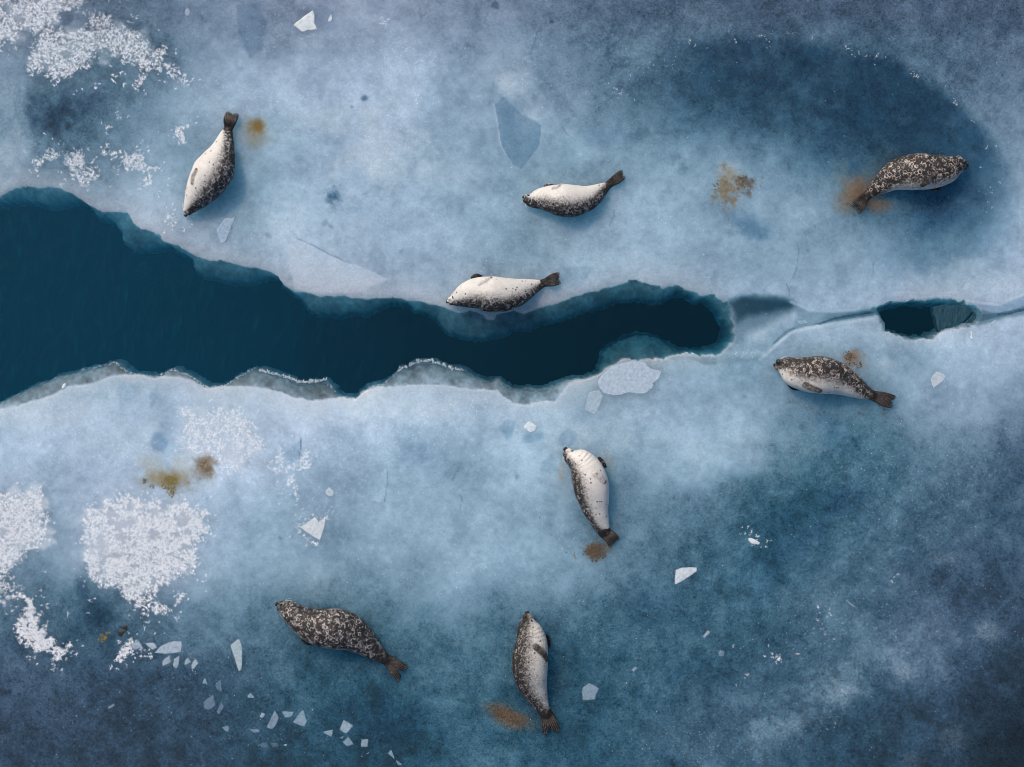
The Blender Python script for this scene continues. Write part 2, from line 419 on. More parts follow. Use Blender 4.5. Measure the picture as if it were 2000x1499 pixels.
def ice_sheet():
    step = 2.6                                     # pixels
    def axis(lo, hi):
        a = np.arange(lo, hi + .1, step)
        out, d, e = [], step, 0.0
        while e < 10000:
            d *= 1.16; e += d; out.append(e)
        out = np.array(out)
        return np.concatenate([(lo - out)[::-1], a, hi + out])
    xs, ys = axis(-130, 2130), axis(-110, 1610)
    X, Y = np.meshgrid(xs, ys)
    X = X.astype(np.float32); Y = Y.astype(np.float32)
    nx, ny = len(xs), len(ys)
    # tone of the ice: thick and milky, or thin and clear; vignette darkening painted in towards the borders
    wx = X + jag(X, Y, 42, 150, 1) + jag(X, Y, 14, 40, 2)
    wy = Y + jag(X, Y, 42, 150, 3) + jag(X, Y, 14, 40, 4)
    g = sample(GG, wx, wy); s = sample(GS, wx, wy)
    g = g * (1 + jag(X, Y, .11, 120, 5) + jag(X, Y, .09, 34, 6) + jag(X, Y, .07, 11, 11))
    g = g * (1 + .065 * sstep(105, 155, g))
    dz = sstep(150, 85, g)
    g = g * (1 + dz * (jag(X, Y, .20, 24, 14) + jag(X, Y, .16, 64, 15) + jag(X, Y, .10, 9, 0)))
    s = s + .10 * sstep(1150, 1250, Y) * sstep(500, 650, X) * sstep(1350, 1150, X)
    s = s - .18 * sstep(1650, 1850, X) * sstep(1000, 1200, Y) - .16 * sstep(560, 320, X) * sstep(1230, 1340, Y) - .14 * sstep(110, 10, Y)
    k_ = np.minimum(1, g / 80)
    C = np.stack([g - (15 + 33 * s) * k_, g, g + (25 - 4 * s) * k_], -1)
    grain = .23 + .66 * sstep(160, 80, g)
    def bb(pts, m):
        p = np.array(pts)
        x0, y0 = p.min(0) - m; x1, y1 = p.max(0) + m
        return np.s_[np.searchsorted(ys, y0):np.searchsorted(ys, y1), np.searchsorted(xs, x0):np.searchsorted(xs, x1)]
    def put(sl, a, col=None, mul=None):
        a = np.clip(a, 0, 1)[..., None]
        if col is not None: C[sl] = C[sl] * (1 - a) + np.array(col, dtype=np.float32) * a
        if mul is not None: C[sl] = C[sl] * (1 - a + a * np.array(mul, dtype=np.float32))
    def poly(pts, a, soft, col=None, mul=None, rough=2.0, size=14, sd=7):
        sl = bb(pts, soft * 2 + 12); x, y = X[sl], Y[sl]
        d = sdist(x, y, pts) + jag(x, y, rough, size, sd)
        put(sl, a * sstep(-soft, soft, d), col, mul)
    def blob(cx, cy, rx, ry, a, col=None, mul=None, rot=0, rough=.55, size=44, sd=8, p=1.0):
        m = max(rx, ry) * 1.6
        sl = bb([(cx, cy)], m); x, y = X[sl] - cx, Y[sl] - cy
        c_, s_ = math.cos(math.radians(rot)), math.sin(math.radians(rot))
        r = np.sqrt(((x * c_ + y * s_) / rx) ** 2 + ((-x * s_ + y * c_) / ry) ** 2) + jag(X[sl], Y[sl], rough, size, sd) + jag(X[sl], Y[sl], rough * .5, size * .25, sd + 2)
        put(sl, a * sstep(1.05, .05, r) ** p, col, mul)
    def line(pts, w, a, col=None, mul=None, rough=1.2, size=10, sd=9):
        sl = bb(pts, w * 4 + 8); x, y = X[sl], Y[sl]
        x2 = x + jag(x, y, rough, size, sd); y2 = y + jag(x, y, rough, size, sd + 1)
        d, _ = seg_dist(x2, y2, pts, False)
        br = .55 + .9 * (fbm(x, y, 22, 2, sd + 2) - .3)
        put(sl, a * br * sstep(w, w * .3, d), col, mul)
    # --- the big clear oval in the upper right
    oval = [(1195,190),(1230,165),(1290,118),(1330,88),(1380,92),(1420,86),(1460,80),(1520,84),(1580,92),(1650,100),(1700,112),(1740,128),(1775,150),(1815,170),
            (1850,195),(1880,228),(1905,255),(1918,290),(1928,330),(1930,380),(1928,430),(1915,480),(1860,510),(1760,500),(1690,440),(1640,360),(1520,330),(1380,300),(1260,260)]
    sl = bb(oval, 60); x, y = X[sl], Y[sl]
    d = sdist(x, y, oval) + jag(x, y, 9, 22, 10) + jag(x, y, 5, 8, 12)
    a = sstep(-3, 1, d / (9 + np.maximum(y - 230, 0) * .12)) * (sstep(380, 150, y - (x - 1500) * .30) * .9 + .35 * sstep(1500, 1800, x))
    a = a * sstep(1150, 1420, x + .2 * y)
    a = a * (.85 + jag(x, y, .35, 60, 6) + jag(x, y, .2, 16, 7))
    put(sl, np.clip(a, 0, .95), mul=(.33, .55, .65))
    # --- darker, clearer places
    blob(100, 228, 75, 60, .85, mul=(.30, .48, .60)); blob(135, 205, 85, 60, .45, mul=(.5, .66, .76)); blob(180, 190, 60, 40, .35, mul=(.6, .7, .8))
    blob(190, 1195, 75, 34, .8, mul=(.42, .58, .66), rot=52); blob(165, 1160, 40, 22, .4, mul=(.5, .64, .74), rot=50)
    blob(1455, 440, 70, 26, .6, mul=(.50, .66, .76), rot=30)
    blob(1550, 1060, 90, 75, .28, mul=(.45, .62, .78)); blob(1640, 980, 70, 50, .3, mul=(.45, .62, .78)); blob(1500, 1130, 100, 60, .18, mul=(.55, .7, .85))
    blob(1290, 1190, 70, 60, .22, mul=(.55, .72, .86)); blob(740, 1410, 130, 70, .35, mul=(.55, .75, .88)); blob(1960, 1390, 140, 70, .2, mul=(.45, .5, .6), rot=20)
    blob(820, 880, 75, 50, .35, mul=(.75, .83, .90), rot=35); blob(1180, 262, 60, 35, .35, mul=(.7, .8, .88)); blob(1000, 1160, 160, 60, .15, mul=(.8, .88, .92))
    blob(1830, 420, 90, 55, .45, mul=(.45, .68, .84)); blob(1850, 360, 80, 40, .3, mul=(.5, .7, .84))
    blob(1625, 850, 65, 55, .4, mul=(.6, .80, .92)); blob(1690, 790, 60, 30, .3, mul=(.7, .84, .92))
    blob(345, 20, 90, 40, .35, mul=(.7, .75, .82)); blob(130, 40, 30, 20, .4, mul=(.6, .68, .76))
    # melt pools of wet ice round the animals, part of their soft shadow painted in
    for bx, by, rx, ry, ro, k in ((425,330,75,115,-65,.30),(1120,400,110,55,0,.32),(1780,380,130,60,-15,.30),(1630,770,130,55,18,.28),(1170,980,70,125,0,.34),(670,1250,150,75,28,.36),(1060,1330,75,140,0,.36)):
        blob(bx, by, rx, ry, k * .6, mul=(.62, .84, .92), rot=0 if ro in (0, ) else ro, rough=.2, size=70)
    # --- paler, milkier places
    for bx, by, rx, ry, a, ro in ((740,300,120,62,.62,0),(690,230,120,50,.42,0),(850,330,160,60,.25,0),(600,440,120,50,.25,0),(1880,560,150,60,.5,-10),(1840,1085,60,18,.2,0),(1810,660,160,30,.25,0),(700,790,360,40,.5,2),(120,810,150,40,.5,-8),(1400,880,180,50,.25,0),
        (20,300,60,60,.35,0),(20,200,40,60,.25,0),(620,540,80,40,.35,20),(760,560,140,25,.25,5),(1150,850,120,40,.25,0),(1640,1320,170,44,.22,-27),(1757,1312,34,28,.34,0),(1930,1238,30,24,.28,0),
        (1646,1368,50,30,.3,-20),(1560,1400,100,44,.2,-25),(1505,1440,90,50,.16,0),(1862,1440,28,26,.13,0),(1790,1490,34,28,.14,0),(560,1130,260,40,.15,0),
        (230,860,110,45,.3,0),(990,170,18,28,.55,0),(1000,150,60,60,.25,0),(1480,655,44,22,.55,-12),(1530,620,34,16,.3,0),(1730,715,22,14,.35,0),(1040,230,26,40,.35,30)):
        blob(bx, by, rx * 1.15, ry * 1.15, a * .85, col=(194, 208, 222), rot=ro, size=36)
    # --- plates frozen into the sheet
    dk = (.74, .82, .88)
    poly([(462,12),(500,5),(520,40),(512,100),(486,112),(468,70)], .9, 4, mul=(.80,.85,.89), rough=3)
    poly([(596,22),(625,8),(655,22),(655,55),(630,62)], .3, 5, mul=dk)
    poly([(965,205),(985,190),(1020,225),(1060,245),(1055,285),(1020,330),(1000,322),(980,290)], .95, 2.5, mul=(.78, .85, .89)); line([(965,205),(978,285),(1002,325)], 2.2, .45, col=(196, 210, 224)); line([(1060,246),(1055,285),(1020,331)], 2.2, .35, col=(196, 210, 224))
    poly([(998,95),(1012,50),(1050,48),(1050,62),(1036,108),(1020,120)], .30, 2.5, mul=(1.14, 1.12, 1.1)); line([(1050,60),(1036,106)], 2, .8, mul=(.6, .68, .75))
    poly([(958,10),(966,0),(976,8),(974,18),(960,16)], .7, 2, mul=(.5, .6, .68))
    poly([(1100,522),(1158,520),(1148,545),(1130,565),(1110,560)], .45, 4, mul=(.76, .85, .90))
    poly([(228,760),(240,748),(268,748),(276,770),(250,782),(236,800)], .5, 3.5, mul=(.80, .87, .91)); poly([(291,768),(304,766),(306,782),(296,798)], .6, 3, mul=(.74, .83, .90))
    poly([(291,866),(302,846),(318,850),(328,868),(318,886),(300,880)], .7, 5, mul=(.70, .79, .87)); blob(325, 850, 26, 70, .3, mul=(.75, .85, .9))
    poly([(975,835),(990,818),(1008,824),(1004,842),(990,860)], .6, 2.5, mul=(.72, .82, .88)); poly([(1020,850),(1060,845),(1063,858),(1040,866),(1020,862)], .6, 3, mul=(.72, .82, .88))
    poly([(1090,858),(1104,834),(1130,848),(1120,868),(1088,872)], .5, 3, mul=(.76, .84, .9)); poly([(1052,905),(1080,885),(1090,920),(1060,925)], .35, 4, mul=(.78, .86, .9))
    blob(1258, 836, 22, 16, .4, mul=(.78, .86, .9), rough=.15)
    poly([(555,888),(585,862),(588,864),(584,894),(566,906)], .5, 2.5, mul=(.76, .84, .9)); line([(588,858),(586,880),(584,896)], 1.8, .9, mul=(.5, .58, .66))
    poly([(725,975),(732,937),(755,910),(757,932),(751,982)], .4, 2, mul=(1.1, 1.09, 1.07)); line([(755,912),(757,940),(751,982)], 1.8, .5, mul=(.5, .58, .66)); line([(725,975),(751,982)], 1.6, .5, col=(210, 220, 232))
    poly([(560,495),(569,462),(587,470),(620,485),(647,497),(667,510),(705,520),(760,545),(700,572),(620,575),(575,563)], .62, 2.2, col=(184, 200, 219)); line([(580,466),(600,474),(630,490),(650,500),(668,508)], 1.7, .7, mul=(.5, .58, .66)); line([(668,509),(705,520),(760,545)], 2, .4, mul=(.7, .78, .85))
    line([(690,545),(684,560),(676,570)], 2, .6, col=(205, 215, 228))
    poly([(1130,480),(1142,463),(1152,470),(1145,478)], .4, 1.8, col=(150, 180, 204))
    for pts in ([(1557,478),(1560,492),(1557,520),(1551,543)], [(1537,555),(1540,565),(1542,580)], [(1098,250),(1109,264)], [(1201,410),(1198,425),(1190,440)], [(900,967),(902,978),(900,990),(897,997)], [(898,912),(888,930),(884,938)],
                [(460,424),(453,440),(450,452),(441,472)], [(1708,512),(1705,525),(1703,542)], [(1940,1400),(1970,1378)], [(1970,1378),(2010,1410)], [(1780,1165),(1800,1190)], [(1100,1440),(1120,1460)]):
        line(pts, 1.9, .45, mul=(.45, .53, .60), rough=2.5)
    for pts in ([(1815,155),(1821,190)], [(1535,250),(1534,275)], [(1055,1030),(1085,960)], [(640,565),(720,545),(800,540)], [(1400,940),(1430,942),(1455,960)], [(880,810),(905,800),(940,804)], [(80,800),(130,814),(200,812)], [(1590,985),(1630,920)], [(1150,1215),(1205,1222)],
                [(1290,1330),(1330,1300)], [(1700,1440),(1740,1410)], [(600,1275),(620,1300)], [(120,1400),(160,1370)], [(1255,520),(1262,470)], [(985,290),(1000,318)], [(965,205),(978,285)]):
        line(pts, 2.2, .13, col=(200, 214, 230), rough=2.5)
    # melt pits and specks
    blob(651, 384, 18, 22, .9, mul=(.36, .52, .62), rot=20, rough=.5, size=10); blob(711, 192, 9, 7, .9, mul=(.45, .56, .66)); blob(687, 209, 5, 4, .7, mul=(.5, .6, .7)); blob(1077, 43, 7, 7, .9, mul=(.4, .48, .55))
    for bx, by, r in ((635,437,7),(646,443,5),(784,492,5),(525,460,7),(565,546,7),(1455,775,5),(1430,455,9),(1978,178,3),(1713,897,6),(1655,853,5),(1665,860,6),(1790,911,3),(548,1052,4),(1456,986,4),(1578,490,4),(1010,933,5),(1315,308,14),(1337,330,12),(1250,262,16),(1912,955,9),(1565,833,6)):
        blob(bx, by, r * 1.5, r * 1.4, .42, mul=(.5, .58, .64), rough=.4, size=6)
    # --- refrozen channel, crack and rim
    poly([(1408,586),(1430,588),(1450,578),(1475,580),(1500,580),(1542,588),(1558,600),(1530,618),(1490,640),(1460,650),(1430,690),(1400,690)], .85, 12, col=(88, 118, 140))
    poly([(1425,592),(1450,579),(1500,581),(1545,588),(1555,600),(1510,612),(1460,618),(1440,630)], 1.0, 10, col=(28, 64, 84), rough=4)
    poly([(1545,588),(1582,608),(1650,609),(1706,598),(1716,604),(1716,622),(1700,621),(1640,629),(1580,637),(1545,645),(1560,620)], .6, 5, col=(96, 130, 152))
    poly([(1600,625),(1620,614),(1650,613),(1705,603),(1708,612),(1650,624)], .5, 4, col=(72, 108, 130))
    poly([(1906,602),(1950,612),(2005,602),(2140,606),(2140,618),(1990,616),(1960,624),(1908,638)], .75, 4, col=(78, 112, 134))
    poly([(1890,592),(1950,598),(1972,588),(2005,576),(2140,540),(2140,600),(2005,603),(1950,612),(1910,603)], .45, 3, col=(120, 146, 176))
    line([(1600,634),(1630,622),(1660,618),(1708,610)], 2.6, .9, col=(30, 58, 72)); line([(1495,690),(1520,665),(1540,647),(1560,638),(1600,634)], 2.4, .5, col=(80, 112, 132)); line([(1950,614),(1975,612),(2000,604),(2130,604)], 3, .9, col=(44, 70, 88))
    line([(1485,702),(1520,671),(1543,650),(1580,641),(1640,633),(1712,620)], 5, .6, col=(176, 196, 212)); line([(1545,590),(1582,606),(1612,609),(1650,607),(1690,603),(1707,596),(1737,589),(1782,580),(1850,580),(1890,588),(1950,596),(1970,587),(2000,575)], 4, .55, col=(196, 208, 224))
    poly([(1290,702),(1345,692),(1420,692),(1455,700),(1490,700),(1440,712),(1390,712),(1345,705)], .75, 6, col=(96, 128, 148), rough=4)
    poly([(1345,700),(1370,694),(1400,700),(1400,712),(1375,712)], .6, 3, col=(62, 94, 114))
    poly([(1180,700),(1220,690),(1300,692),(1320,705),(1290,712),(1260,704),(1210,708)], .6, 6, col=(120, 150, 170))
    poly([(1100,770),(1150,742),(1175,745),(1165,790),(1110,800)], .35, 10, col=(140, 166, 188))
    # stains
    blob(502, 247, 24, 24, .95, col=(112, 84, 34), rough=.3, size=14); blob(495, 250, 40, 36, .35, col=(130, 120, 95)); blob(510, 275, 30, 20, .22, col=(128, 118, 92))
    blob(1676, 378, 60, 50, .85, col=(118, 86, 62), rot=-40, rough=.25); blob(1650, 370, 40, 60, .3, col=(130, 125, 115)); blob(1705, 402, 50, 22, .65, col=(116, 82, 60), rough=.3); blob(1725, 330, 90, 40, .25, col=(110, 104, 98), rot=-40)
    blob(1425, 350, 36, 40, .55, col=(160, 158, 148), rough=.5, size=12); blob(1418, 372, 30, 46, .85, col=(124, 108, 84), rough=1.0, size=9); blob(1458, 360, 26, 22, .8, col=(96, 76, 60), rough=1.0, size=8)
    blob(1664, 700, 26, 20, .85, col=(116, 84, 66), rough=.5, size=10); blob(1664, 706, 40, 28, .4, col=(150, 135, 122)); blob(1726, 800, 14, 12, .3, col=(120, 100, 80))
    blob(330, 938, 52, 26, .95, col=(128, 100, 44), rot=8); blob(400, 912, 28, 32, .95, col=(112, 94, 74), rough=.5, size=12); blob(345, 930, 90, 48, .4, col=(150, 150, 138), rot=-10); blob(300, 905, 40, 36, .3, col=(168, 166, 146))
    blob(1165, 1077, 38, 26, .8, col=(112, 82, 56)); blob(998, 1399, 50, 24, .9, col=(112, 80, 58), rot=18); blob(1010, 1398, 60, 36, .25, col=(96, 104, 104), rot=18)
    blob(1090, 1330, 30, 40, .1, col=(60, 60, 60)); blob(520, 262, 50, 30, .12, col=(150, 150, 130))
    blob(1185, 905, 20, 30, .2, col=(150, 130, 100)); blob(1095, 925, 10, 30, .3, col=(150, 130, 100))
    # crust of snow under the thick frost
    for pts, a in (([(0,962),(80,955),(92,975),(95,1050),(60,1080),(10,1120),(-120,1160),(-120,960)], .9), ([(165,1010),(200,985),(300,985),(370,990),(400,1030),(360,1080),(370,1120),(300,1150),(250,1150),(200,1140),(165,1090)], .8), ([(355,798),(430,796),(480,810),(520,866),(470,920),(430,910),(400,884),(358,880)], .55), ([(200,978),(250,960),(330,975),(340,1000),(220,1000)], .3), ([(60,100),(140,60),(240,50),(300,80),(300,120),(220,110),(120,150),(60,130)], .6), ([(0,0),(150,0),(110,40),(0,90)], .6)):
        poly(pts, a * .8, 12, col=(210, 219, 232), rough=26, size=20)

    # --- height: level ice, drowned ledge, open lead
    Z = (jag(X, Y, .0035, 60, 13) + jag(X, Y, .0015, 14, 14)).astype(np.float32)
    AL = np.repeat(grain[..., None], 1, -1)
    kill = np.zeros(X.shape, dtype=bool)
    for pa, pb, rect in ((POLY_A, POLY_B, (-1e6, -1e6, 1480, 1e6)), (HOLE_A, HOLE_B, (1660, 560, 1960, 700))):
        x0, y0, x1, y1 = rect
        sx = slice(np.searchsorted(xs, x0), np.searchsorted(xs, x1))
        ylo, yhi = (330, 840) if pa is POLY_A else (y0, y1)
        if pa is POLY_A:
            # far left only the coarse part of the grid needs the whole height
            i0 = np.searchsorted(xs, -130); parts = [(slice(0, i0), slice(0, ny)), (slice(i0, sx.stop), slice(np.searchsorted(ys, ylo), np.searchsorted(ys, yhi)))]
        else:
            parts = [(sx, slice(np.searchsorted(ys, y0), np.searchsorted(ys, y1)))]
        for cx_, cy_ in parts:
            sl = np.s_[cy_, cx_]
            x, y = X[sl], Y[sl]
            ja = (jag(x, y, 2.6, 16, 2) + jag(x, y, 1.6, 6, 3)) * (1 + 1.6 * sstep(1120, 1300, x))
            jb = jag(x, y, 3.6, 14, 4) + jag(x, y, 2.6, 5, 5)
            a = sdist(x, y, pa) + ja
            b = sdist(x, y, pb) + jb
            b = np.minimum(b, a - 1.0)
            mid = np.interp(x, [-12000, 0, 600, 1000, 1200, 1420, 1480], [600, 590, 680, 700, 640, 640, 640]) if pa is POLY_A else np.full(x.shape, 610.)
            up = sstep(18, -18, y - mid)
            right = sstep(1140, 1200, x) * (1 - up) if pa is POLY_A else np.zeros(x.shape)
            t = np.clip(a / np.maximum(a - b, .5), 0, 1)
            zu = -.026 - .012 * sstep(0, .15, t) - .11 * t ** 1.6 + jag(x, y, .006, 20, 6)
            zl = -.002 - .025 * t ** 1.2 + jag(x, y, .0025, 9, 7) * sstep(0, .3, t)
            zr = -.026 - .45 * t ** 1.2
            zs = zu * up + (1 - up) * (zl * (1 - right) + zr * right)
            inside = sstep(-1.2, 1.6, a)
            z = Z[sl] * (1 - inside) + zs * inside
            z = np.where(b > 0, z - np.minimum(b * S * 60, .30), z)
            Z[sl] = z
            cu = np.array((96, 142, 160), dtype=np.float32)
            streak = 1 + .45 * (fbm(x, y, 7, 3, 8) - .5) + .55 * (fbm(x, y, 26, 4, 9) - .5)
            q_ = sstep(.05, .8, t + jag(x, y, .3, 14, 12))[..., None]
            cl_ = np.array((124, 146, 164), dtype=np.float32) * (1 - q_) + np.array((98, 126, 142), dtype=np.float32) * q_
            upr = np.maximum(up, right)
            cs = (cu * upr[..., None] + cl_ * (1 - upr[..., None])) * streak[..., None]
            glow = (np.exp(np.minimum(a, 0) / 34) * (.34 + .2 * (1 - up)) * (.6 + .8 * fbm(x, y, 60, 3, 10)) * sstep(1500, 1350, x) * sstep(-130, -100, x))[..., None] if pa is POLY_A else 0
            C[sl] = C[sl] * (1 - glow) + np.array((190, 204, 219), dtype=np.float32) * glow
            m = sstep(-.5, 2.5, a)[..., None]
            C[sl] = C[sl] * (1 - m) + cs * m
            rim = np.exp(-((a + 1.5) / 2.2) ** 2) * (.35 + .9 * (fbm(x, y, 12, 2, 11) - .3)) * .35
            C[sl] = C[sl] * (1 - rim[..., None]) + np.array((206, 218, 230), dtype=np.float32) * rim[..., None]
            edge = np.exp(-(b / 1.8) ** 2) * (1 - up) * (1 - right) * .3
            C[sl] = C[sl] * (1 - edge[..., None]) + np.array((208, 200, 196), dtype=np.float32) * edge[..., None]
            kill[sl] |= (b * S > .035)
    kill |= (np.abs(X) > 1e9)
    # crack, cut a little into the sheet
    for pts, dep, w in (([(1495,690),(1540,647),(1600,634),(1660,618),(1708,610)], .012, 3), ([(1910,622),(1950,616),(1975,612),(2000,604),(2400,600)], .014, 4)):
        sl = bb(pts, 20); d, _ = seg_dist(X[sl], Y[sl], pts, False)
        Z[sl] -= dep * np.exp(-(d / w) ** 2)
    for pts, dep in (([(1425,592),(1450,579),(1500,581),(1545,588),(1582,608),(1650,609),(1712,600),(1716,622),(1640,629),(1560,640),(1490,690),(1430,690)], .02), ([(1906,600),(1950,602),(2000,590),(2140,560),(2140,606),(1990,612),(1908,638)], .02)):
        sl = bb(pts, 20); Z[sl] -= dep * sstep(-3, 4, sdist(X[sl], Y[sl], pts))
    C = np.clip(C, 4, 240)
    A = lin(C) / ILLUM
    A = np.clip(A, 0, .9)
    vx = (X - 1000) * S; vy = (749.5 - Y) * S
    V = np.stack([vx, vy, Z], -1).reshape(-1, 3)
    idx = np.arange(nx * ny).reshape(ny, nx)
    q = np.stack([idx[:-1, :-1], idx[1:, :-1], idx[1:, 1:], idx[:-1, 1:]], -1).reshape(-1, 4)
    kk = kill.ravel()
    q = q[~kk[q].all(1)]
    used = np.zeros(nx * ny, dtype=bool); used[q.ravel()] = True
    remap = np.cumsum(used) - 1
    me = mesh_np('ice_sheet', V[used], remap[q], smooth=True)
    col = np.concatenate([A, AL * .8], -1).reshape(-1, 4)[used]
    add_attr(me, 'ice_tint', col)
    o = obj('ice_sheet', me, M['ice'])
    tag(o, 'pale blue sheet of sea ice with drowned ledges along the open crack', kind='structure')

ice_sheet()

def box_mesh(name, x0, x1, y0, y1, z0, z1):
    v = [(x, y, z) for z in (z0, z1) for y in (y0, y1) for x in (x0, x1)]
    f = [(0,2,3,1), (4,5,7,6), (0,1,5,4), (2,6,7,3), (0,4,6,2), (1,3,7,5)]
    return mesh_np(name, np.array(v), np.array(f))
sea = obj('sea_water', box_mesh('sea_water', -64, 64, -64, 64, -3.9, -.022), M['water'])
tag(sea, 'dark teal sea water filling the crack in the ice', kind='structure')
bed = obj('sea_floor', mesh_np('sea_floor', np.array([(-70,-70,-4),(70,-70,-4),(70,70,-4),(-70,70,-4)]), np.array([(0,1,2,3)])), M['deep'])
tag(bed, 'black depth of the sea under the ice', kind='structure')

# ------------------------------------------------------------------ seals
def catmull(P, n):
    P = np.array(P, dtype=float)
    Q = np.vstack([2 * P[0] - P[1], P, 2 * P[-1] - P[-2]])
    d = np.linalg.norm(np.diff(P[:, :2], axis=0), axis=1)
    t = np.concatenate([[0], np.cumsum(d)]); t /= t[-1]
    u = np.linspace(0, 1, n); out = []
    for v in u:
        i = min(max(np.searchsorted(t, v, 'right') - 1, 0), len(P) - 2)
        f = (v - t[i]) / (t[i + 1] - t[i])
        a, b, c, e = Q[i], Q[i + 1], Q[i + 2], Q[i + 3]
        out.append(.5 * ((2*b) + (-a+c)*f + (2*a-5*b+4*c-e)*f*f + (-a+3*b-3*c+e)*f**3))
    return np.array(out)

class Shell:
    def __init__(self): self.v = []; self.f = []
    def rings(self, R):
        """list of equal rings of points, capped at both ends"""
        n = len(R[0]); b = len(self.v)
        for r in R: self.v += [tuple(p) for p in r]
        for i in range(len(R) - 1):
            for j in range(n):
                k = (j + 1) % n
                self.f.append((b+i*n+j, b+i*n+k, b+(i+1)*n+k, b+(i+1)*n+j))
        self.f.append(tuple(b + j for j in range(n))[::-1])
        self.f.append(tuple(b + (len(R)-1)*n + j for j in range(n)))
    def limb(self, P, Wd, T, seg=10):
        """flattened tapering limb: points, half-widths, half-thicknesses (level across)"""
        P = [np.array(p, dtype=float) for p in P]
        n0 = len(P); n = 4 * n0
        A = catmull(np.column_stack([np.array(P), Wd, T]), n)
        R = []
        first = A[1, :3] - A[0, :3]; last = A[-1, :3] - A[-2, :3]
        rows = [(A[0], -0.95, .05), (A[0], -.6, .75)] + [(a, 0, 1) for a in A] + [(A[-1], .6, .75), (A[-1], .95, .05)]
        for i, (a, ext, k) in enumerate(rows):
            j = min(max(i - 2, 0), n - 1)
            tg = A[min(j+1, n-1), :3] - A[max(j-1, 0), :3]
            tg /= np.linalg.norm(tg) + 1e-9
            sd = np.cross(tg, (0, 0, 1)); sd /= np.linalg.norm(sd) + 1e-9
            up = np.cross(sd, tg)
            c = a[:3] + tg * ext * min(a[3], .03)
            R.append([c + sd * a[3] * k * math.cos(q) + up * a[4] * k * math.sin(q) for q in np.linspace(0, 2*math.pi, seg, endpoint=False)])
        self.rings(R)
    def mesh(self, name):
        me = bpy.data.meshes.new(name); me.from_pydata(self.v, [], self.f); me.update(); return me

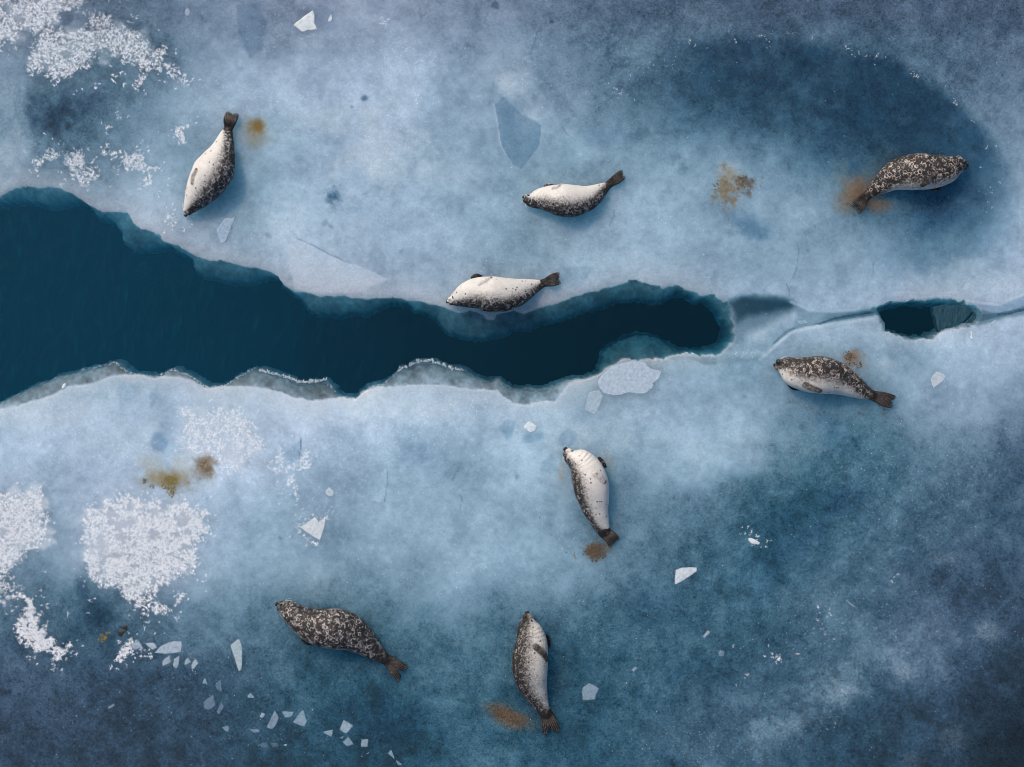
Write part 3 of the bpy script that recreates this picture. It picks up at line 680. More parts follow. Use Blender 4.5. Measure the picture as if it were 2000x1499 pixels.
def build_seal(d):
    ox, oy, sc = d['zoom']
    def p2(x, y): return (ox + x / sc, oy + y / sc)
    st = np.array([(*p2(x, y), w / sc) for x, y, w in d['spine']])
    st[:, 2] *= .985
    N = 64
    A = catmull(st, N)
    hw = np.maximum(A[:, 2], 1.0) * S
    t = np.linspace(0, 1, N)
    flat = np.interp(t, [0, .08, .2, .5, .8, 1], [.80, .86, .84, .78, .72, .55]) * d.get('tall', 1.0)
    hh = hw * flat
    zc = hh * .86 + np.interp(t, [0, .1, .3, 1], [d.get('nose_up', .03), .02, 0, 0])
    C = np.array([W(A[i, 0], A[i, 1], zc[i]) for i in range(N)])
    tg = np.gradient(C[:, :2], axis=0); tg /= np.linalg.norm(tg, axis=1)[:, None]
    # smooth the tangents so the rings do not cross
    for _ in range(3):
        tg[1:-1] = (tg[:-2] + 2 * tg[1:-1] + tg[2:]) / 4
    tg /= np.linalg.norm(tg, axis=1)[:, None]
    side = np.column_stack([-tg[:, 1], tg[:, 0]])           # to the left, walking from nose to tail
    seg = 40
    def ring(i, k=1.0, ext=0.0):
        out = []
        for q in np.linspace(0, 2 * math.pi, seg, endpoint=False):
            cx = math.copysign(abs(math.sin(q)) ** .94, math.sin(q)); cz = math.copysign(abs(math.cos(q)) ** .94, math.cos(q))
            fold = 0
            if .05 < t[i] < .34:
                fold = d.get('folds', .003) * math.sin((t[i] + .012 * math.sin(q * 2)) * 2 * math.pi / .030) * math.exp(-((t[i] - .17) / .07) ** 2) * max(0, .3 + cz)
            r = (hw[i] * (1 + .03 * max(0, -cz)) + fold + .004 * mnoise.noise(Vector((t[i] * 14, q * 1.6, ox * .1)))) * k
            x = C[i, 0] + tg[i, 0] * ext + side[i, 0] * cx * r
            y = C[i, 1] + tg[i, 1] * ext + side[i, 1] * cx * r
            z = zc[i] + cz * (hh[i] + fold) * k * (1.0 if cz > 0 else .98)
            out.append((x, y, max(z, .001)))
        return out
    R = [ring(0, .05, -hw[0] * 1.0), ring(0, .6, -hw[0] * .8), ring(0, .87, -hw[0] * .45)]
    R += [ring(i) for i in range(N)]
    R += [ring(N - 1, .8, hw[-1] * .5), ring(N - 1, .1, hw[-1] * .9)]
    sh = Shell(); sh.rings(R)
    # muzzle pads
    for sgn in (-1, 1):
        i = 3
        c = C[i] + np.array([*(side[i] * sgn * hw[i] * .42), hh[i] * .10])
        sh.limb([c - np.array([*tg[i], 0]) * hw[i] * .5, c + np.array([*tg[i], 0]) * hw[i] * .7], [hw[i] * .40, hw[i] * .48], [hh[i] * .62, hh[i] * .6], 12)
    bodybvh = BVHTree.FromPolygons([Vector(v) for v in sh.v], sh.f)
    def surf(px, py):
        z = 0.0
        for _ in range(3):
            w = W(px, py, z)
            h = bodybvh.ray_cast(Vector((w.x, w.y, 3)), Vector((0, 0, -1)))
            z = h[0].z if h[0] is not None else 0.0
        return z
    chains = []
    # hind flippers: five toes with webbing
    claws = []
    cen = np.mean([np.array(W(*p2(*h[0][2]), .03)) for h in d['hind']], axis=0)
    for pts, wid in d['hind']:
        P = [p2(x, y) for x, y in pts]; wd = [w / sc * S for w in wid]
        zz = [max(.03, zc[-1] * .85), .045, .03]
        B = [np.array(W(*P[0], zz[0])), np.array(W(*P[1], zz[1])), np.array(W(*P[2], zz[2]))]
        ax = (B[2] - B[0]); ax[2] = 0; L = np.linalg.norm(ax); ax /= L
        sd = np.array([-ax[1], ax[0], 0])
        sh.limb([B[0], B[1], B[1] * .30 + B[2] * .70], [wd[0], wd[1] * .92, wd[1] * .80], [max(.026, wd[0] * .6), .014, .007], 12)
        chains.append((np.array(B), max(wd) * 1.15, 'hind'))
        for k, f in enumerate((-1, -.5, 0, .5, 1)):
            outer = 1 if sd @ (B[2] - cen) > 0 else -1
            ln = np.interp(f * outer, [-1, -.5, 0, .5, 1], [.84, .90, .98, 1.04, 1.0])
            base = B[0] + sd * f * wd[0] * .6
            midp = B[1] + sd * f * wd[1] * .80 + np.array([0, 0, .006])
            tip = B[1] + (B[2] - B[1]) * ln + sd * f * (wd[1] * .40 + wd[2] * .40)
            r = max(.0115, wd[1] * .165)
            sh.limb([base, midp, tip], [r * .9, r, r * .8], [.016, .030, .021], 8)
            claws.append((tip, (tip - midp) / (np.linalg.norm(tip - midp) + 1e-9)))
    # fore flippers: one folded on the flank, the other half under the chest
    for pts, wid, mode in d['fore']:
        P = [p2(x, y) for x, y in pts]; wd = [w / sc * S for w in wid]
        B = []
        for i, p in enumerate(P):
            z = surf(*p) if mode == 'top' else max(.025, min(surf(*p), .05))
            z = max(z, .03) + (-.003 if mode == 'top' else 0)
            B.append(np.array(W(*p, z)))
        if mode == 'top': wd = [wd[0] * .72, wd[1] * .74, wd[2] * .62]
        th = [.016, .017, .011] if mode == 'top' else [.022, .016, .010]
        sh.limb(B, wd, th[:len(B)], 12)
        chains.append((np.array(B), max(wd) * 1.1, mode))
        ax = B[-1] - B[-2]; L = np.linalg.norm(ax); ax /= L
        sd = np.array([-ax[1], ax[0], 0]); sd /= np.linalg.norm(sd) + 1e-9
        for k, f in enumerate((-.9, -.45, 0, .45, .9)):
            tip = B[-1] + sd * f * wd[-1] * .95 + ax * wd[-1] * (.55 - .38 * abs(f + .3)) + np.array([0, 0, .002])
            rt = B[-2] + sd * f * wd[-2] * .75 + np.array([0, 0, .005])
            sh.limb([rt, tip], [.010, .008], [.017, .011], 8)
            claws.append((tip, ax))
    raw = sh.mesh('raw_seal')
    tmp = bpy.data.objects.new('raw_seal', raw); COL.objects.link(tmp)
    m = tmp.modifiers.new('r', 'REMESH'); m.mode = 'VOXEL'; m.voxel_size = .0064
    m = tmp.modifiers.new('s', 'SMOOTH'); m.factor = .5; m.iterations = 2
    dg = bpy.context.evaluated_depsgraph_get(); dg.update()
    me = bpy.data.meshes.new_from_object(tmp.evaluated_get(dg))
    bpy.data.objects.remove(tmp); bpy.data.meshes.remove(raw)
    me.name = 'seal'
    nv = len(me.vertices)
    me.polygons.foreach_set('use_smooth', np.ones(len(me.polygons), dtype=bool))
    V = np.empty(nv * 3, dtype=np.float32); me.vertices.foreach_get('co', V); V = V.reshape(-1, 3)
    # pelt ------------------------------------------------------------
    D2 = ((V[:, None, :2] - C[None, :, :2]) ** 2).sum(-1)
    k = D2.argmin(1); tt = t[k]
    rel = V[:, :2] - C[k, :2]
    ls = (rel * side[k]).sum(1) / hw[k]; lz = (V[:, 2] - zc[k]) / hh[k]
    n_ = np.sqrt(ls * ls + lz * lz) + 1e-6
    be = math.radians(d['belly'][0]); sg = d['belly'][1]
    c = (ls / n_) * math.sin(be) * sg + (lz / n_) * math.cos(be)
    thr = d.get('thr', 0.0)
    thr_t = thr + np.interp(tt, [0, .06, .12, .2, .75, .88, 1], d.get('taper', [.25, .15, .05, 0, 0, .35, .9]))
    belly = sstep(-.62, .55, c - thr_t) * d.get('bmax', 1.0)
    bare = np.zeros(nv)
    for B, r, mode in chains:
        dm = np.full(nv, 1e9)
        for i in range(len(B) - 1):
            a, e = B[i], B[i + 1]; ab = e - a
            u = np.clip(((V - a) @ ab) / (ab @ ab), 0, 1)
            dm = np.minimum(dm, np.linalg.norm(V - (a + u[:, None] * ab), axis=1))
        if mode == 'hind':
            hit = sstep(r * 1.5, r * .8, dm) * sstep(.90, .985, tt)
            bare = np.maximum(bare, hit)
            ax = B[2] - B[0]; ax = ax / np.linalg.norm(ax); sdv = np.array([-ax[1], ax[0], 0])
            uu = ((V - B[1]) @ sdv) / r * 2.6; vv = (V - B[0]) @ ax / np.linalg.norm(B[2] - B[0])
            st_ = sstep(.34, .48, np.abs(uu - np.floor(uu) - .5)) * sstep(.25, .6, vv) + sstep(.93, 1.02, vv) * .6
            belly = np.where(hit > .2, st_ * d.get('streak', .34), belly)
        elif mode == 'top':
            hit = sstep(r * 1.3, r * .6, dm)
            bare = np.maximum(bare, hit * d.get('fore_dark', .9))
            belly = belly * (1 - hit) + hit * d.get('fore_pale', .1)
        else:
            hit = sstep(r * 1.3, r * .8, dm) * (V[:, 2] < .09)
            bare = np.maximum(bare, hit); belly = belly * (1 - hit)
    bare = np.maximum(bare, sstep(.91, 1.0, tt) * .8)
    bare = np.maximum(bare, sstep(.055, .01, tt) * d.get('face', .55))
    ringy = np.full(nv, d.get('rings', .85)) * np.interp(tt, [0, .05, .12, .85, 1], [.55, .7, .9, 1, .35])
    add_attr(me, 'pelt', np.column_stack([belly, bare, ringy, np.full(nv, d.get('warm', .5))]))
    base = np.array([*C[N // 2, :2], 0])
    # put the origin at the base of the animal
    V2 = V - base; me.vertices.foreach_set('co', V2.astype(np.float32).ravel()); me.update()
    body = obj('seal', me, M['fur']); body.location = base
    tag(body, d['label'], 'seal', 'seals resting on the ice')
    bvh = BVHTree.FromPolygons([Vector(v) for v in V], [tuple(p.vertices) for p in me.polygons])
    def top(px, py):
        z = .1
        for _ in range(4):
            w = W(px, py, z)
            h = bvh.ray_cast(Vector((w.x, w.y, 3)), Vector((0, 0, -1)))
            if h[0] is None: return None, None
            z = h[0].z
        return h[0], h[1]
    # eyes: closed or open dark almonds
    for x, y, ang in d.get('eyes', []):
        h, nn = top(*p2(x, y))
        if h is None: continue
        bm = bmesh.new(); bmesh.ops.create_uvsphere(bm, u_segments=12, v_segments=8, radius=1)
        e = obj('eye', bpy.data.meshes.new('eye'), M['eye'], body)
        bmesh.ops.scale(bm, vec=(.021, .0095, .007), verts=bm.verts); bm.to_mesh(e.data); bm.free()
        q = nn.to_track_quat('Z', 'Y').to_matrix().to_4x4()
        e.location = h - Vector(base) + nn * .002
        e.rotation_euler = (q @ __import__('mathutils').Matrix.Rotation(math.radians(ang), 4, 'Z')).to_euler()
    # nose
    tipv = Vector(C[0]) + Vector((-tg[0, 0], -tg[0, 1], 0)) * hw[0] * .92
    bm = bmesh.new(); bmesh.ops.create_uvsphere(bm, u_segments=12, v_segments=8, radius=1)
    bmesh.ops.scale(bm, vec=(hw[0] * .55, hw[0] * .85, hw[0] * .55), verts=bm.verts)
    nm = bpy.data.meshes.new('nose'); bm.to_mesh(nm); bm.free()
    no = obj('nose', nm, M['nose'], body)
    no.location = tipv - Vector(base) + Vector((0, 0, hh[0] * .25)); no.rotation_euler = (0, 0, math.atan2(tg[0, 1], tg[0, 0]))
    # whiskers
    rr = random.Random(int(ox)); MT = __import__('mathutils').Matrix.Translation(-Vector(base))
    for sgn in (-1, 1):
        for j in range(5):
            c0 = Vector(C[2]) + Vector((*side[2], 0)) * sgn * hw[2] * .8 + Vector((0, 0, hh[2] * rr.uniform(-.1, .5)))
            dr = Vector((*side[2], 0)) * sgn * rr.uniform(.5, .8) + Vector((*tg[2], 0)) * rr.uniform(.1, .8) + Vector((0, 0, rr.uniform(-.1, .2)))
            L = rr.uniform(.05, .10)
            w = Shell()
            w.limb([c0, c0 + dr * L * .55, c0 + dr * L + Vector((*tg[2], 0)) * .03 - Vector((0, 0, .025))], [.0013, .0011, .0006], [.0013, .0011, .0006], 4)
            wm = w.mesh('whisker'); wm.transform(MT)
            obj('whisker', wm, M['whisker'], body)
    for tip, ax in claws:
        cl = Shell(); tip = np.array(tip) - base; ax = np.array(ax)
        cl.limb([tip - ax * .004, tip + ax * .012 + np.array([0, 0, .003]), tip + ax * .022 - np.array([0, 0, .001])], [.0048, .004, .0015], [.0045, .0038, .0015], 6)
        obj('claw', cl.mesh('claw'), M['claw'], body)
    return body

SEALS = [
 dict(zoom=(330,190,5.995), label='dark-backed seal with plain cream belly, head pointing down-left beside the crack', belly=(84,1), thr=-.02, rings=.95, warm=.25, face=.75, tall=1.0,
   spine=[(205,1368,26),(226,1325,64),(262,1262,100),(312,1190,146),(405,1050,205),(518,872,238),(594,712,192),(640,575,130),(668,458,86),(690,385,58),(702,335,50)],
   hind=[([(690,370),(684,275),(702,185)],(36,44,26)), ([(718,370),(752,280),(786,205)],(34,40,22))], fore=[([(275,1000),(285,930),(318,860)],(34,40,22),'top')],
   fore_dark=.42, fore_pale=.55, eyes=[(232,1318,30),(262,1330,30)], taper=[.1,.1,.05,0,0,.25,.9]),
 dict(zoom=(1000,310,8.333), label='cream-bellied seal with dark curved tail near the middle of the upper ice', belly=(78,1), thr=.10, rings=.7, warm=.3, face=.5,
   spine=[(208,640,30),(252,660,84),(320,678,122),(450,660,172),(600,655,215),(800,680,264),(1000,688,262),(1190,655,222),(1340,588,172),(1460,505,116),(1540,450,74),(1595,402,58)],
   hind=[([(1585,385),(1690,305),(1785,225)],(46,48,34)), ([(1600,430),(1715,365),(1812,305)],(44,46,28))], fore=[([(672,488),(760,455),(850,425)],(42,46,34),'top'), ([(540,450),(590,432),(640,440)],(24,26,20),'under')],
   fore_dark=.35, fore_pale=.8, eyes=[(292,700,-60),(268,600,-10)], taper=[.45,.35,.15,0,0,.3,.9]),
 dict(zoom=(860,510,8.0), label='cream seal with dark flecks lying right at the upper edge of the open water', belly=(70,1), thr=.14, rings=.8, warm=.3, face=.3,
   spine=[(128,636,30),(185,622,74),(255,600,122),(400,540,202),(600,502,250),(800,522,282),(1000,522,268),(1200,488,224),(1345,440,172),(1480,395,114),(1570,362,74),(1640,338,60)],
   hind=[([(1630,320),(1755,258),(1845,222)],(46,54,40)), ([(1640,365),(1760,345),(1850,325)],(42,48,40))], fore=[([(612,365),(700,315),(780,275)],(48,52,34),'top'), ([(500,262),(560,235),(625,245)],(30,40,26),'under')],
   fore_dark=.2, fore_pale=.9, eyes=[(262,650,25),(196,570,40)], taper=[.1,.1,.05,0,0,.15,.6]),
 dict(zoom=(1640,270,7.407), label='brown ringed seal facing right inside the dark clear oval of ice', belly=(112,1), thr=.40, bmax=.8, rings=1.0, warm=.75, face=.35, folds=.004,
   spine=[(1826,396,30),(1780,392,84),(1695,400,138),(1550,452,206),(1350,486,248),(1150,484,268),(950,505,252),(780,560,212),(636,650,158),(522,735,108),(432,805,70),(372,852,58)],
   hind=[([(345,840),(255,925),(192,978)],(42,46,36)), ([(395,868),(325,980),(268,1060)],(44,46,36))], fore=[([(1370,530),(1290,600),(1210,672)],(50,58,36),'top'), ([(1440,728),(1390,742),(1340,738)],(26,28,20),'under')],
   fore_dark=.85, fore_pale=.05, eyes=[(1738,332,-35),(1752,436,30)]),
 dict(zoom=(1490,670,7.143), label='mottled brown and white seal facing left below the refrozen crack', belly=(98,-1), thr=.18, bmax=.92, rings=.95, warm=.7, face=.55,
   spine=[(186,310,30),(228,312,84),(318,336,150),(450,402,214),(620,440,246),(800,446,264),(980,482,244),(1150,546,198),(1300,622,154),(1420,690,108),(1500,722,80),(1560,742,70)],
   hind=[([(1560,712),(1700,742),(1832,768)],(46,50,24)), ([(1552,770),(1680,832),(1795,868)],(46,54,38))], fore=[([(600,590),(690,632),(780,668)],(56,60,40),'top'), ([(375,585),(430,620),(480,636)],(34,42,28),'under')],
   fore_dark=.65, fore_pale=.2, eyes=[(262,262,20),(238,352,60)]),
 dict(zoom=(1080,860,5.994), label='white-bellied seal with a dark back, head up, in the middle of the lower ice', belly=(58,1), thr=.18, rings=.85, warm=.6, face=.25, folds=.006,
   spine=[(160,128,34),(190,172,78),(228,205,104),(302,246,154),(385,345,192),(434,480,210),(457,600,204),(481,720,180),(512,850,142),(552,960,112),(586,1042,86),(612,1095,74)],
   hind=[([(598,1080),(650,1155),(694,1220)],(50,54,40)), ([(648,1070),(706,1118),(752,1166)],(40,40,28))], fore=[([(490,395),(545,430),(596,482)],(56,58,42),'top'), ([(540,210),(580,255),(606,300)],(20,24,18),'under')],
   fore_dark=.25, fore_pale=.75, eyes=[(178,232,70),(228,130,20)], taper=[.2,.15,.05,0,0,.1,.6]),
 dict(zoom=(520,1150,6.667), label='very dark seal with white rings and a fanned tail, lower left', belly=(128,-1), thr=.55, bmax=.7, rings=1.0, warm=.45, face=.3, folds=.003,
   spine=[(168,212,36),(205,232,80),(290,284,128),(420,380,172),(580,470,222),(750,514,256),(930,530,266),(1100,582,242),(1250,682,190),(1380,790,138),(1480,872,96),(1560,925,72)],
   hind=[([(1605,915),(1722,985),(1815,1045)],(50,56,40)), ([(1580,965),(1665,1080),(1730,1180)],(48,52,36))], fore=[([(610,650),(670,705),(740,745)],(46,54,34),'top'), ([(480,665),(520,695),(570,710)],(30,36,24),'under')],
   fore_dark=.85, fore_pale=.05, eyes=[(240,212,30),(196,268,60)]),
 dict(zoom=(950,1180,5.55), label='dark brown seal with grey-white belly, nose pointing up, bottom centre', belly=(62,1), thr=.34, bmax=.72, rings=.55, warm=.65, face=.6, folds=.005,
   spine=[(442,116,28),(446,165,66),(453,240,120),(480,350,158),(487,470,182),(472,600,196),(475,720,193),(495,850,170),(535,960,134),(580,1070,96),(620,1150,74),(650,1212,66)],
   hind=[([(632,1200),(640,1310),(655,1395)],(42,46,30)), ([(684,1190),(732,1290),(764,1375)],(42,46,30))], fore=[([(540,470),(610,530),(655,600)],(42,46,28),'top'), ([(655,350),(678,400),(676,450)],(18,22,16),'under')],
   fore_dark=.8, fore_pale=.1, eyes=[(412,195,70),(492,182,110)], taper=[.5,.4,.2,0,0,.3,.9]),
]
for d in SEALS:
    build_seal(d)

# ------------------------------------------------------------------ loose and frozen-in ice
def chip(pts, label, col=(214, 222, 232), alpha=1.0, top=.008, name='ice_chip', cat='ice chip', group=None, mat='chip', depth=.02, zoff=0.0, wob=.7):
    pts = np.array(pts, dtype=float)
    c = pts.mean(0)
    rr = random.Random(int(c[0] * 7 + c[1]))
    out = []
    n = len(pts)
    for i in range(n):
        a, b = pts[i], pts[(i + 1) % n]
        L = np.linalg.norm(b - a); k = 3 if L > 14 else 2
        nrm = np.array([-(b - a)[1], (b - a)[0]]) / (L + 1e-6)
        for q in range(k):
            f = q / k
            p = a + (b - a) * f
            if q: p = p + nrm * rr.uniform(-1, 1) * min(wob, L * .08)
            elif L > 6: p = p + (c - p) / (np.linalg.norm(c - p) + 1e-6) * .8
            out.append(p)
    out = np.array(out); m = len(out)
    inn = np.array([p + (c - p) / (np.linalg.norm(c - p) + 1e-6) * rr.uniform(.5, 1.0) * min(3.6, .35 * np.linalg.norm(c - p)) for p in out])
    V, F = [], []
    cw = W(*c)
    for ring, z in ((out, -depth), (out, top * .55), (inn, top)):
        for p in ring:
            w = W(p[0], p[1]); V.append((w.x - cw.x, w.y - cw.y, z + zoff + (rr.uniform(-.08, .08) * top if z > 0 else 0)))
    V.append((0, 0, top * 1.15 + zoff)); ctr = len(V) - 1
    for r in (0, 1):
        for i in range(m):
            j = (i + 1) % m
            F.append((r*m+i, r*m+j, (r+1)*m+j)); F.append((r*m+i, (r+1)*m+j, (r+1)*m+i))
    for i in range(m): F.append((2*m+i, 2*m+(i+1) % m, ctr))
    V = np.array(V); F = np.array(F)[:, ::-1]
    me = mesh_np(name, V, F)
    ed = np.ones((len(V), 3)); ed[:2 * m] = 0
    add_attr(me, 'core', ed)
    o = obj(name, me, M[mat])
    o.location = (cw.x, cw.y, 0)
    cc = np.clip(lin(col) / ILLUM, 0, .9)
    o.color = (*cc, alpha)
    tag(o, label, cat, group)
    return o

WHT = (216, 220, 227)
chip([(572,50),(590,34),(611,20),(615,27),(616,47),(621,59),(600,61),(589,64)], 'bright white triangular ice chip near the top edge, largest of its pair', WHT, 1.0, .012)
chip([(647,26),(651,36),(647,44),(640,44),(642,35)], 'small white drop-shaped ice chip just right of the bright triangular one', WHT, .8, .012)
chip([(585,1030),(615,1009),(624,1019),(637,1012),(635,1032),(625,1057),(607,1047)], 'white heart-shaped ice chip ringed with frost, left of the white-bellied seal', WHT, .85, .008)
chip([(642,950),(654,960),(652,970),(641,971),(634,964)], 'small milky ice chip above the heart-shaped one', (206, 214, 224), .75)
chip([(1318,1113),(1330,1108),(1362,1108),(1362,1116),(1340,1132),(1317,1143)], 'white wedge-shaped ice chip on dark ice right of the white-bellied seal', (214, 220, 230), .85, .006)
chip([(1459,1052),(1467,1050),(1485,1060),(1482,1065),(1465,1062)], 'white sliver of ice under a crest of frost on the dark blue ice', WHT, 1.0, .012)
chip([(1816,741),(1825,727),(1832,724),(1849,735),(1842,747),(1822,760)], 'milky ice chip right of the mottled seal', (204, 212, 222), .7, .006)
chip([(1165,747),(1180,726),(1205,711),(1232,704),(1257,705),(1272,719),(1294,726),(1287,742),(1277,750),(1276,760),(1257,771),(1225,769),(1200,774),(1180,770),(1170,760)],
     'large oval slab of pale ice at the lower edge of the open water', (182, 196, 214), .9, .008, 'ice_slab', 'ice slab', wob=1.5)
chip([(1150,765),(1170,760),(1179,772),(1172,795),(1162,811),(1142,802),(1145,782)], 'pale oblong ice chip just below the large oval slab', (186, 200, 214), .65, .005)
chip([(1021,835),(1032,822),(1050,832),(1047,842),(1035,847)], 'frosty white nugget of ice above the white-bellied seal', (224, 230, 238), .8, .014)
chip([(1135,1346),(1150,1333),(1171,1344),(1162,1368),(1137,1369)], 'translucent five-sided ice chip right of the bottom centre seal', (150, 172, 190), .7, .008)
chip([(1371,1244),(1382,1230),(1389,1234),(1375,1248)], 'short clear rod of ice on the dark ice, lower right', (170, 186, 202), .7, .010)
chip([(1401,1275),(1407,1268),(1417,1274),(1414,1283),(1404,1283)], 'small clear six-sided ice chip on the dark ice, lower right', (140, 160, 180), .55, .008)
chip([(1429,1260),(1435,1256),(1434,1266),(1430,1268)], 'tiny clear ice chip beside the six-sided one', (150, 168, 186), .6, .008)
chip([(1232,1310),(1240,1301),(1246,1304),(1237,1313)], 'tiny milky ice chip above and right of the five-sided chip', (160, 180, 198), .6, .006)
chip([(422,447),(440,425),(460,424),(452,445),(442,472),(432,479),(425,465)], 'pale kite-shaped ice plate below the seal at upper left', (172, 190, 212), .75, .006, 'ice_plate', 'ice plate')
chip([(1554,627),(1575,625),(1581,632),(1560,635)], 'thin pale ice plate lying in the refrozen channel', (158, 184, 202), .7, .006, 'ice_plate', 'ice plate', zoff=-.014)
chip([(120,757),(124,749),(130,748),(131,755),(125,760),(121,761)], 'shiny ice nugget on the rim of the lower ice at far left', (214, 222, 228), .9, .02)
chip([(1894,658),(1898,645),(1900,664),(1896,664)], 'narrow bright ice splinter below the small water hole', WHT, .9, .010)
chip([(1932,634),(1944,624),(1946,628),(1936,636)], 'clear ice splinter lying across the crack at far right', (190, 206, 220), .7, .010)
chip([(1650,1171),(1655,1172),(1673,1188),(1662,1184)], 'faint greyish ice splinter on the dark ice, lower right', (150, 164, 180), .7, .006)
chip([(1551,1277),(1558,1274),(1565,1277),(1558,1281)], 'tiny pale oval ice chip beside a frost tuft on the dark ice', (176, 184, 194), .8, .008)
chip([(362,18),(368,15),(373,22),(370,32),(363,33),(360,26)], 'small clear ice nugget near the top edge right of the frost crust', (190, 202, 216), .5, .008)
chip([(1879,562),(1888,551),(1897,560),(1890,568),(1880,569)], 'clear thin ice plate on the pale ice above the small hole', (200, 212, 226), .4, .004)
BL = 'ice chips frozen into the lower left corner'
LL = [
 ([(255,1256),(272,1251),(279,1263),(265,1271),(255,1264)], 'rounded milky ice chip touching the small frost tuft', (184,198,214), .8),
 ([(282,1256),(300,1254),(309,1266),(297,1271)], 'milky ice chip between the rounded chip and the big chip of the row', (188,202,216), .85),
 ([(300,1276),(315,1260),(336,1252),(356,1253),(355,1274),(332,1278)], 'biggest milky ice chip of the tight lower left row', (186,200,216), .85),
 ([(316,1291),(332,1279),(335,1294),(317,1303)], 'leftmost of four small ice chips under the biggest one', (176,192,208), .8),
 ([(339,1286),(351,1280),(350,1299),(344,1308),(337,1303)], 'second from left of four small ice chips under the biggest one', (178,194,208), .8),
 ([(360,1291),(367,1283),(375,1294),(360,1301)], 'third from left of four small ice chips under the biggest one', (172,190,204), .8),
 ([(372,1301),(382,1285),(389,1296),(375,1310)], 'rightmost of four small ice chips under the biggest one', (176,194,208), .85),
 ([(449,1259),(467,1246),(474,1266),(472,1309),(467,1313),(457,1286)], 'tall white dagger-shaped ice chip left of the very dark seal', (186,200,210), .9),
 ([(394,1336),(400,1323),(407,1338)], 'small triangular ice chip below and left of the dagger-shaped chip', (160,180,198), .75),
 ([(420,1334),(432,1326),(435,1353),(422,1348)], 'faint bluish ice chip right of the small triangular one', (120,148,170), .6),
 ([(396,1371),(417,1356),(422,1379),(410,1388),(399,1386)], 'broad faint ice chip with a pointed top in the dark lower left', (132,154,178), .65),
 ([(422,1391),(432,1370),(439,1379),(427,1399)], 'slanting faint ice chip right of the broad pointed one', (132,152,174), .6),
 ([(482,1359),(490,1353),(499,1363),(485,1364)], 'small half-round ice chip on dark ice below the dagger-shaped chip', (158,178,196), .75),
 ([(431,1420),(447,1416),(447,1429),(442,1430)], 'small pale three-cornered ice chip near the lower left bottom', (150,168,188), .7),
 ([(506,1401),(511,1391),(519,1394),(512,1404)], 'tiny bright ice chip left of the pointed pair', (186,200,214), .75),
 ([(525,1409),(537,1386),(546,1401),(540,1418),(532,1426),(520,1422)], 'tall pointed ice chip left of the trapezoid chip', (150,172,192), .75),
 ([(550,1389),(575,1390),(570,1401),(555,1403)], 'trapezoid ice chip between two pointed chips', (156,176,196), .75),
 ([(570,1411),(592,1384),(601,1409),(595,1421)], 'broad triangular ice chip right of the trapezoid chip', (156,178,198), .75),
 ([(486,1425),(505,1424),(509,1429),(497,1433)], 'flat bright-tipped ice chip below the tiny bright one', (146,166,188), .7),
 ([(629,1430),(652,1424),(647,1441)], 'three-cornered ice chip left of the diamond chip', (164,184,202), .8),
 ([(671,1405),(691,1418),(677,1434),(662,1426)], 'diamond-shaped ice chip, brightest near the bottom edge', (170,190,206), .85),
 ([(681,1438),(692,1455),(677,1459),(667,1449)], 'four-sided ice chip just below the diamond chip', (148,174,194), .75),
 ([(705,1443),(720,1443),(719,1460),(704,1460)], 'nearly square ice chip right of the diamond chip', (156,180,200), .8),
 ([(756,1471),(764,1463),(772,1485)], 'narrow triangular ice chip at the bottom edge', (150,176,196), .75),
 ([(772,1484),(782,1489),(786,1496),(777,1496)], 'small ice chip touching the narrow triangle at the bottom edge', (140,168,190), .7),
 ([(662,1441),(672,1436),(670,1445)], 'tiny ice chip wedged below the diamond chip', (130,156,178), .7),
 ([(552,1455),(560,1453),(560,1458)], 'tiniest bright ice chip near the bottom edge', (200,212,224), .8),
 ([(504,1454),(522,1448),(525,1461),(510,1461)], 'faint grey ice chip near the bottom edge, left of a darker one', (116,140,162), .5),
 ([(527,1451),(542,1450),(545,1459),(532,1461)], 'faint dark grey ice chip near the bottom edge', (108,132,156), .5),
 ([(712,1474),(722,1468),(720,1474)], 'tiny three-cornered ice chip below the square one', (130,156,178), .7),
 ([(209,1381),(222,1374),(226,1378),(212,1386)], 'thin bright-edged ice splinter in the dark far lower left', (150,164,182), .7),
]
for pts, lb, c, a in LL:
    chip(pts, lb, c, a * .85, .0035, group=BL)

# slabs drowned in the small hole
for pts, lb in (([(1822,601),(1845,594),(1882,596),(1903,604),(1890,621),(1874,636),(1850,640),(1835,649),(1827,622)], 'speckled teal ice slab drowned in the small water hole'),
                ([(1892,624),(1905,609),(1909,617),(1901,632),(1880,637)], 'narrow drowned ice piece right of the speckled teal slab')):
    chip(pts, lb, (90,130,150), 1.0, .01, 'sunken_slab', 'ice slab', mat='slab', depth=.12, zoff=-.036, wob=1)

# ------------------------------------------------------------------ frost
def shards(P, dirs, tilt, length, width, z0=0.0):
    """tetrahedral ice needles at P (n,2 pixels); returns verts, tri faces"""
    n = len(P)
    x = (P[:, 0] - 1000) * S; y = (749.5 - P[:, 1]) * S
    dx, dy = np.cos(dirs), np.sin(dirs)
    ct, st_ = np.cos(tilt), np.sin(tilt)
    tip = np.stack([x + dx * ct * length, y + dy * ct * length, z0 + .003 + st_ * length], -1)
    px, py = -dy * width * .5, dx * width * .5
    a = np.stack([x + px, y + py, np.full(n, z0 + .0005)], -1)
    b = np.stack([x - px, y - py, np.full(n, z0 + .0005)], -1)
    c = np.stack([x + dx * ct * length * .35, y + dy * ct * length * .35, z0 + st_ * length * .35 + width * .45], -1)
    V = np.stack([a, b, tip, c], 1).reshape(-1, 3)
    k = np.arange(n)[:, None] * 4
    F = np.concatenate([k + [0, 2, 3], k + [2, 1, 3], k + [1, 0, 3], k + [0, 1, 2]], 0)
    return V, F
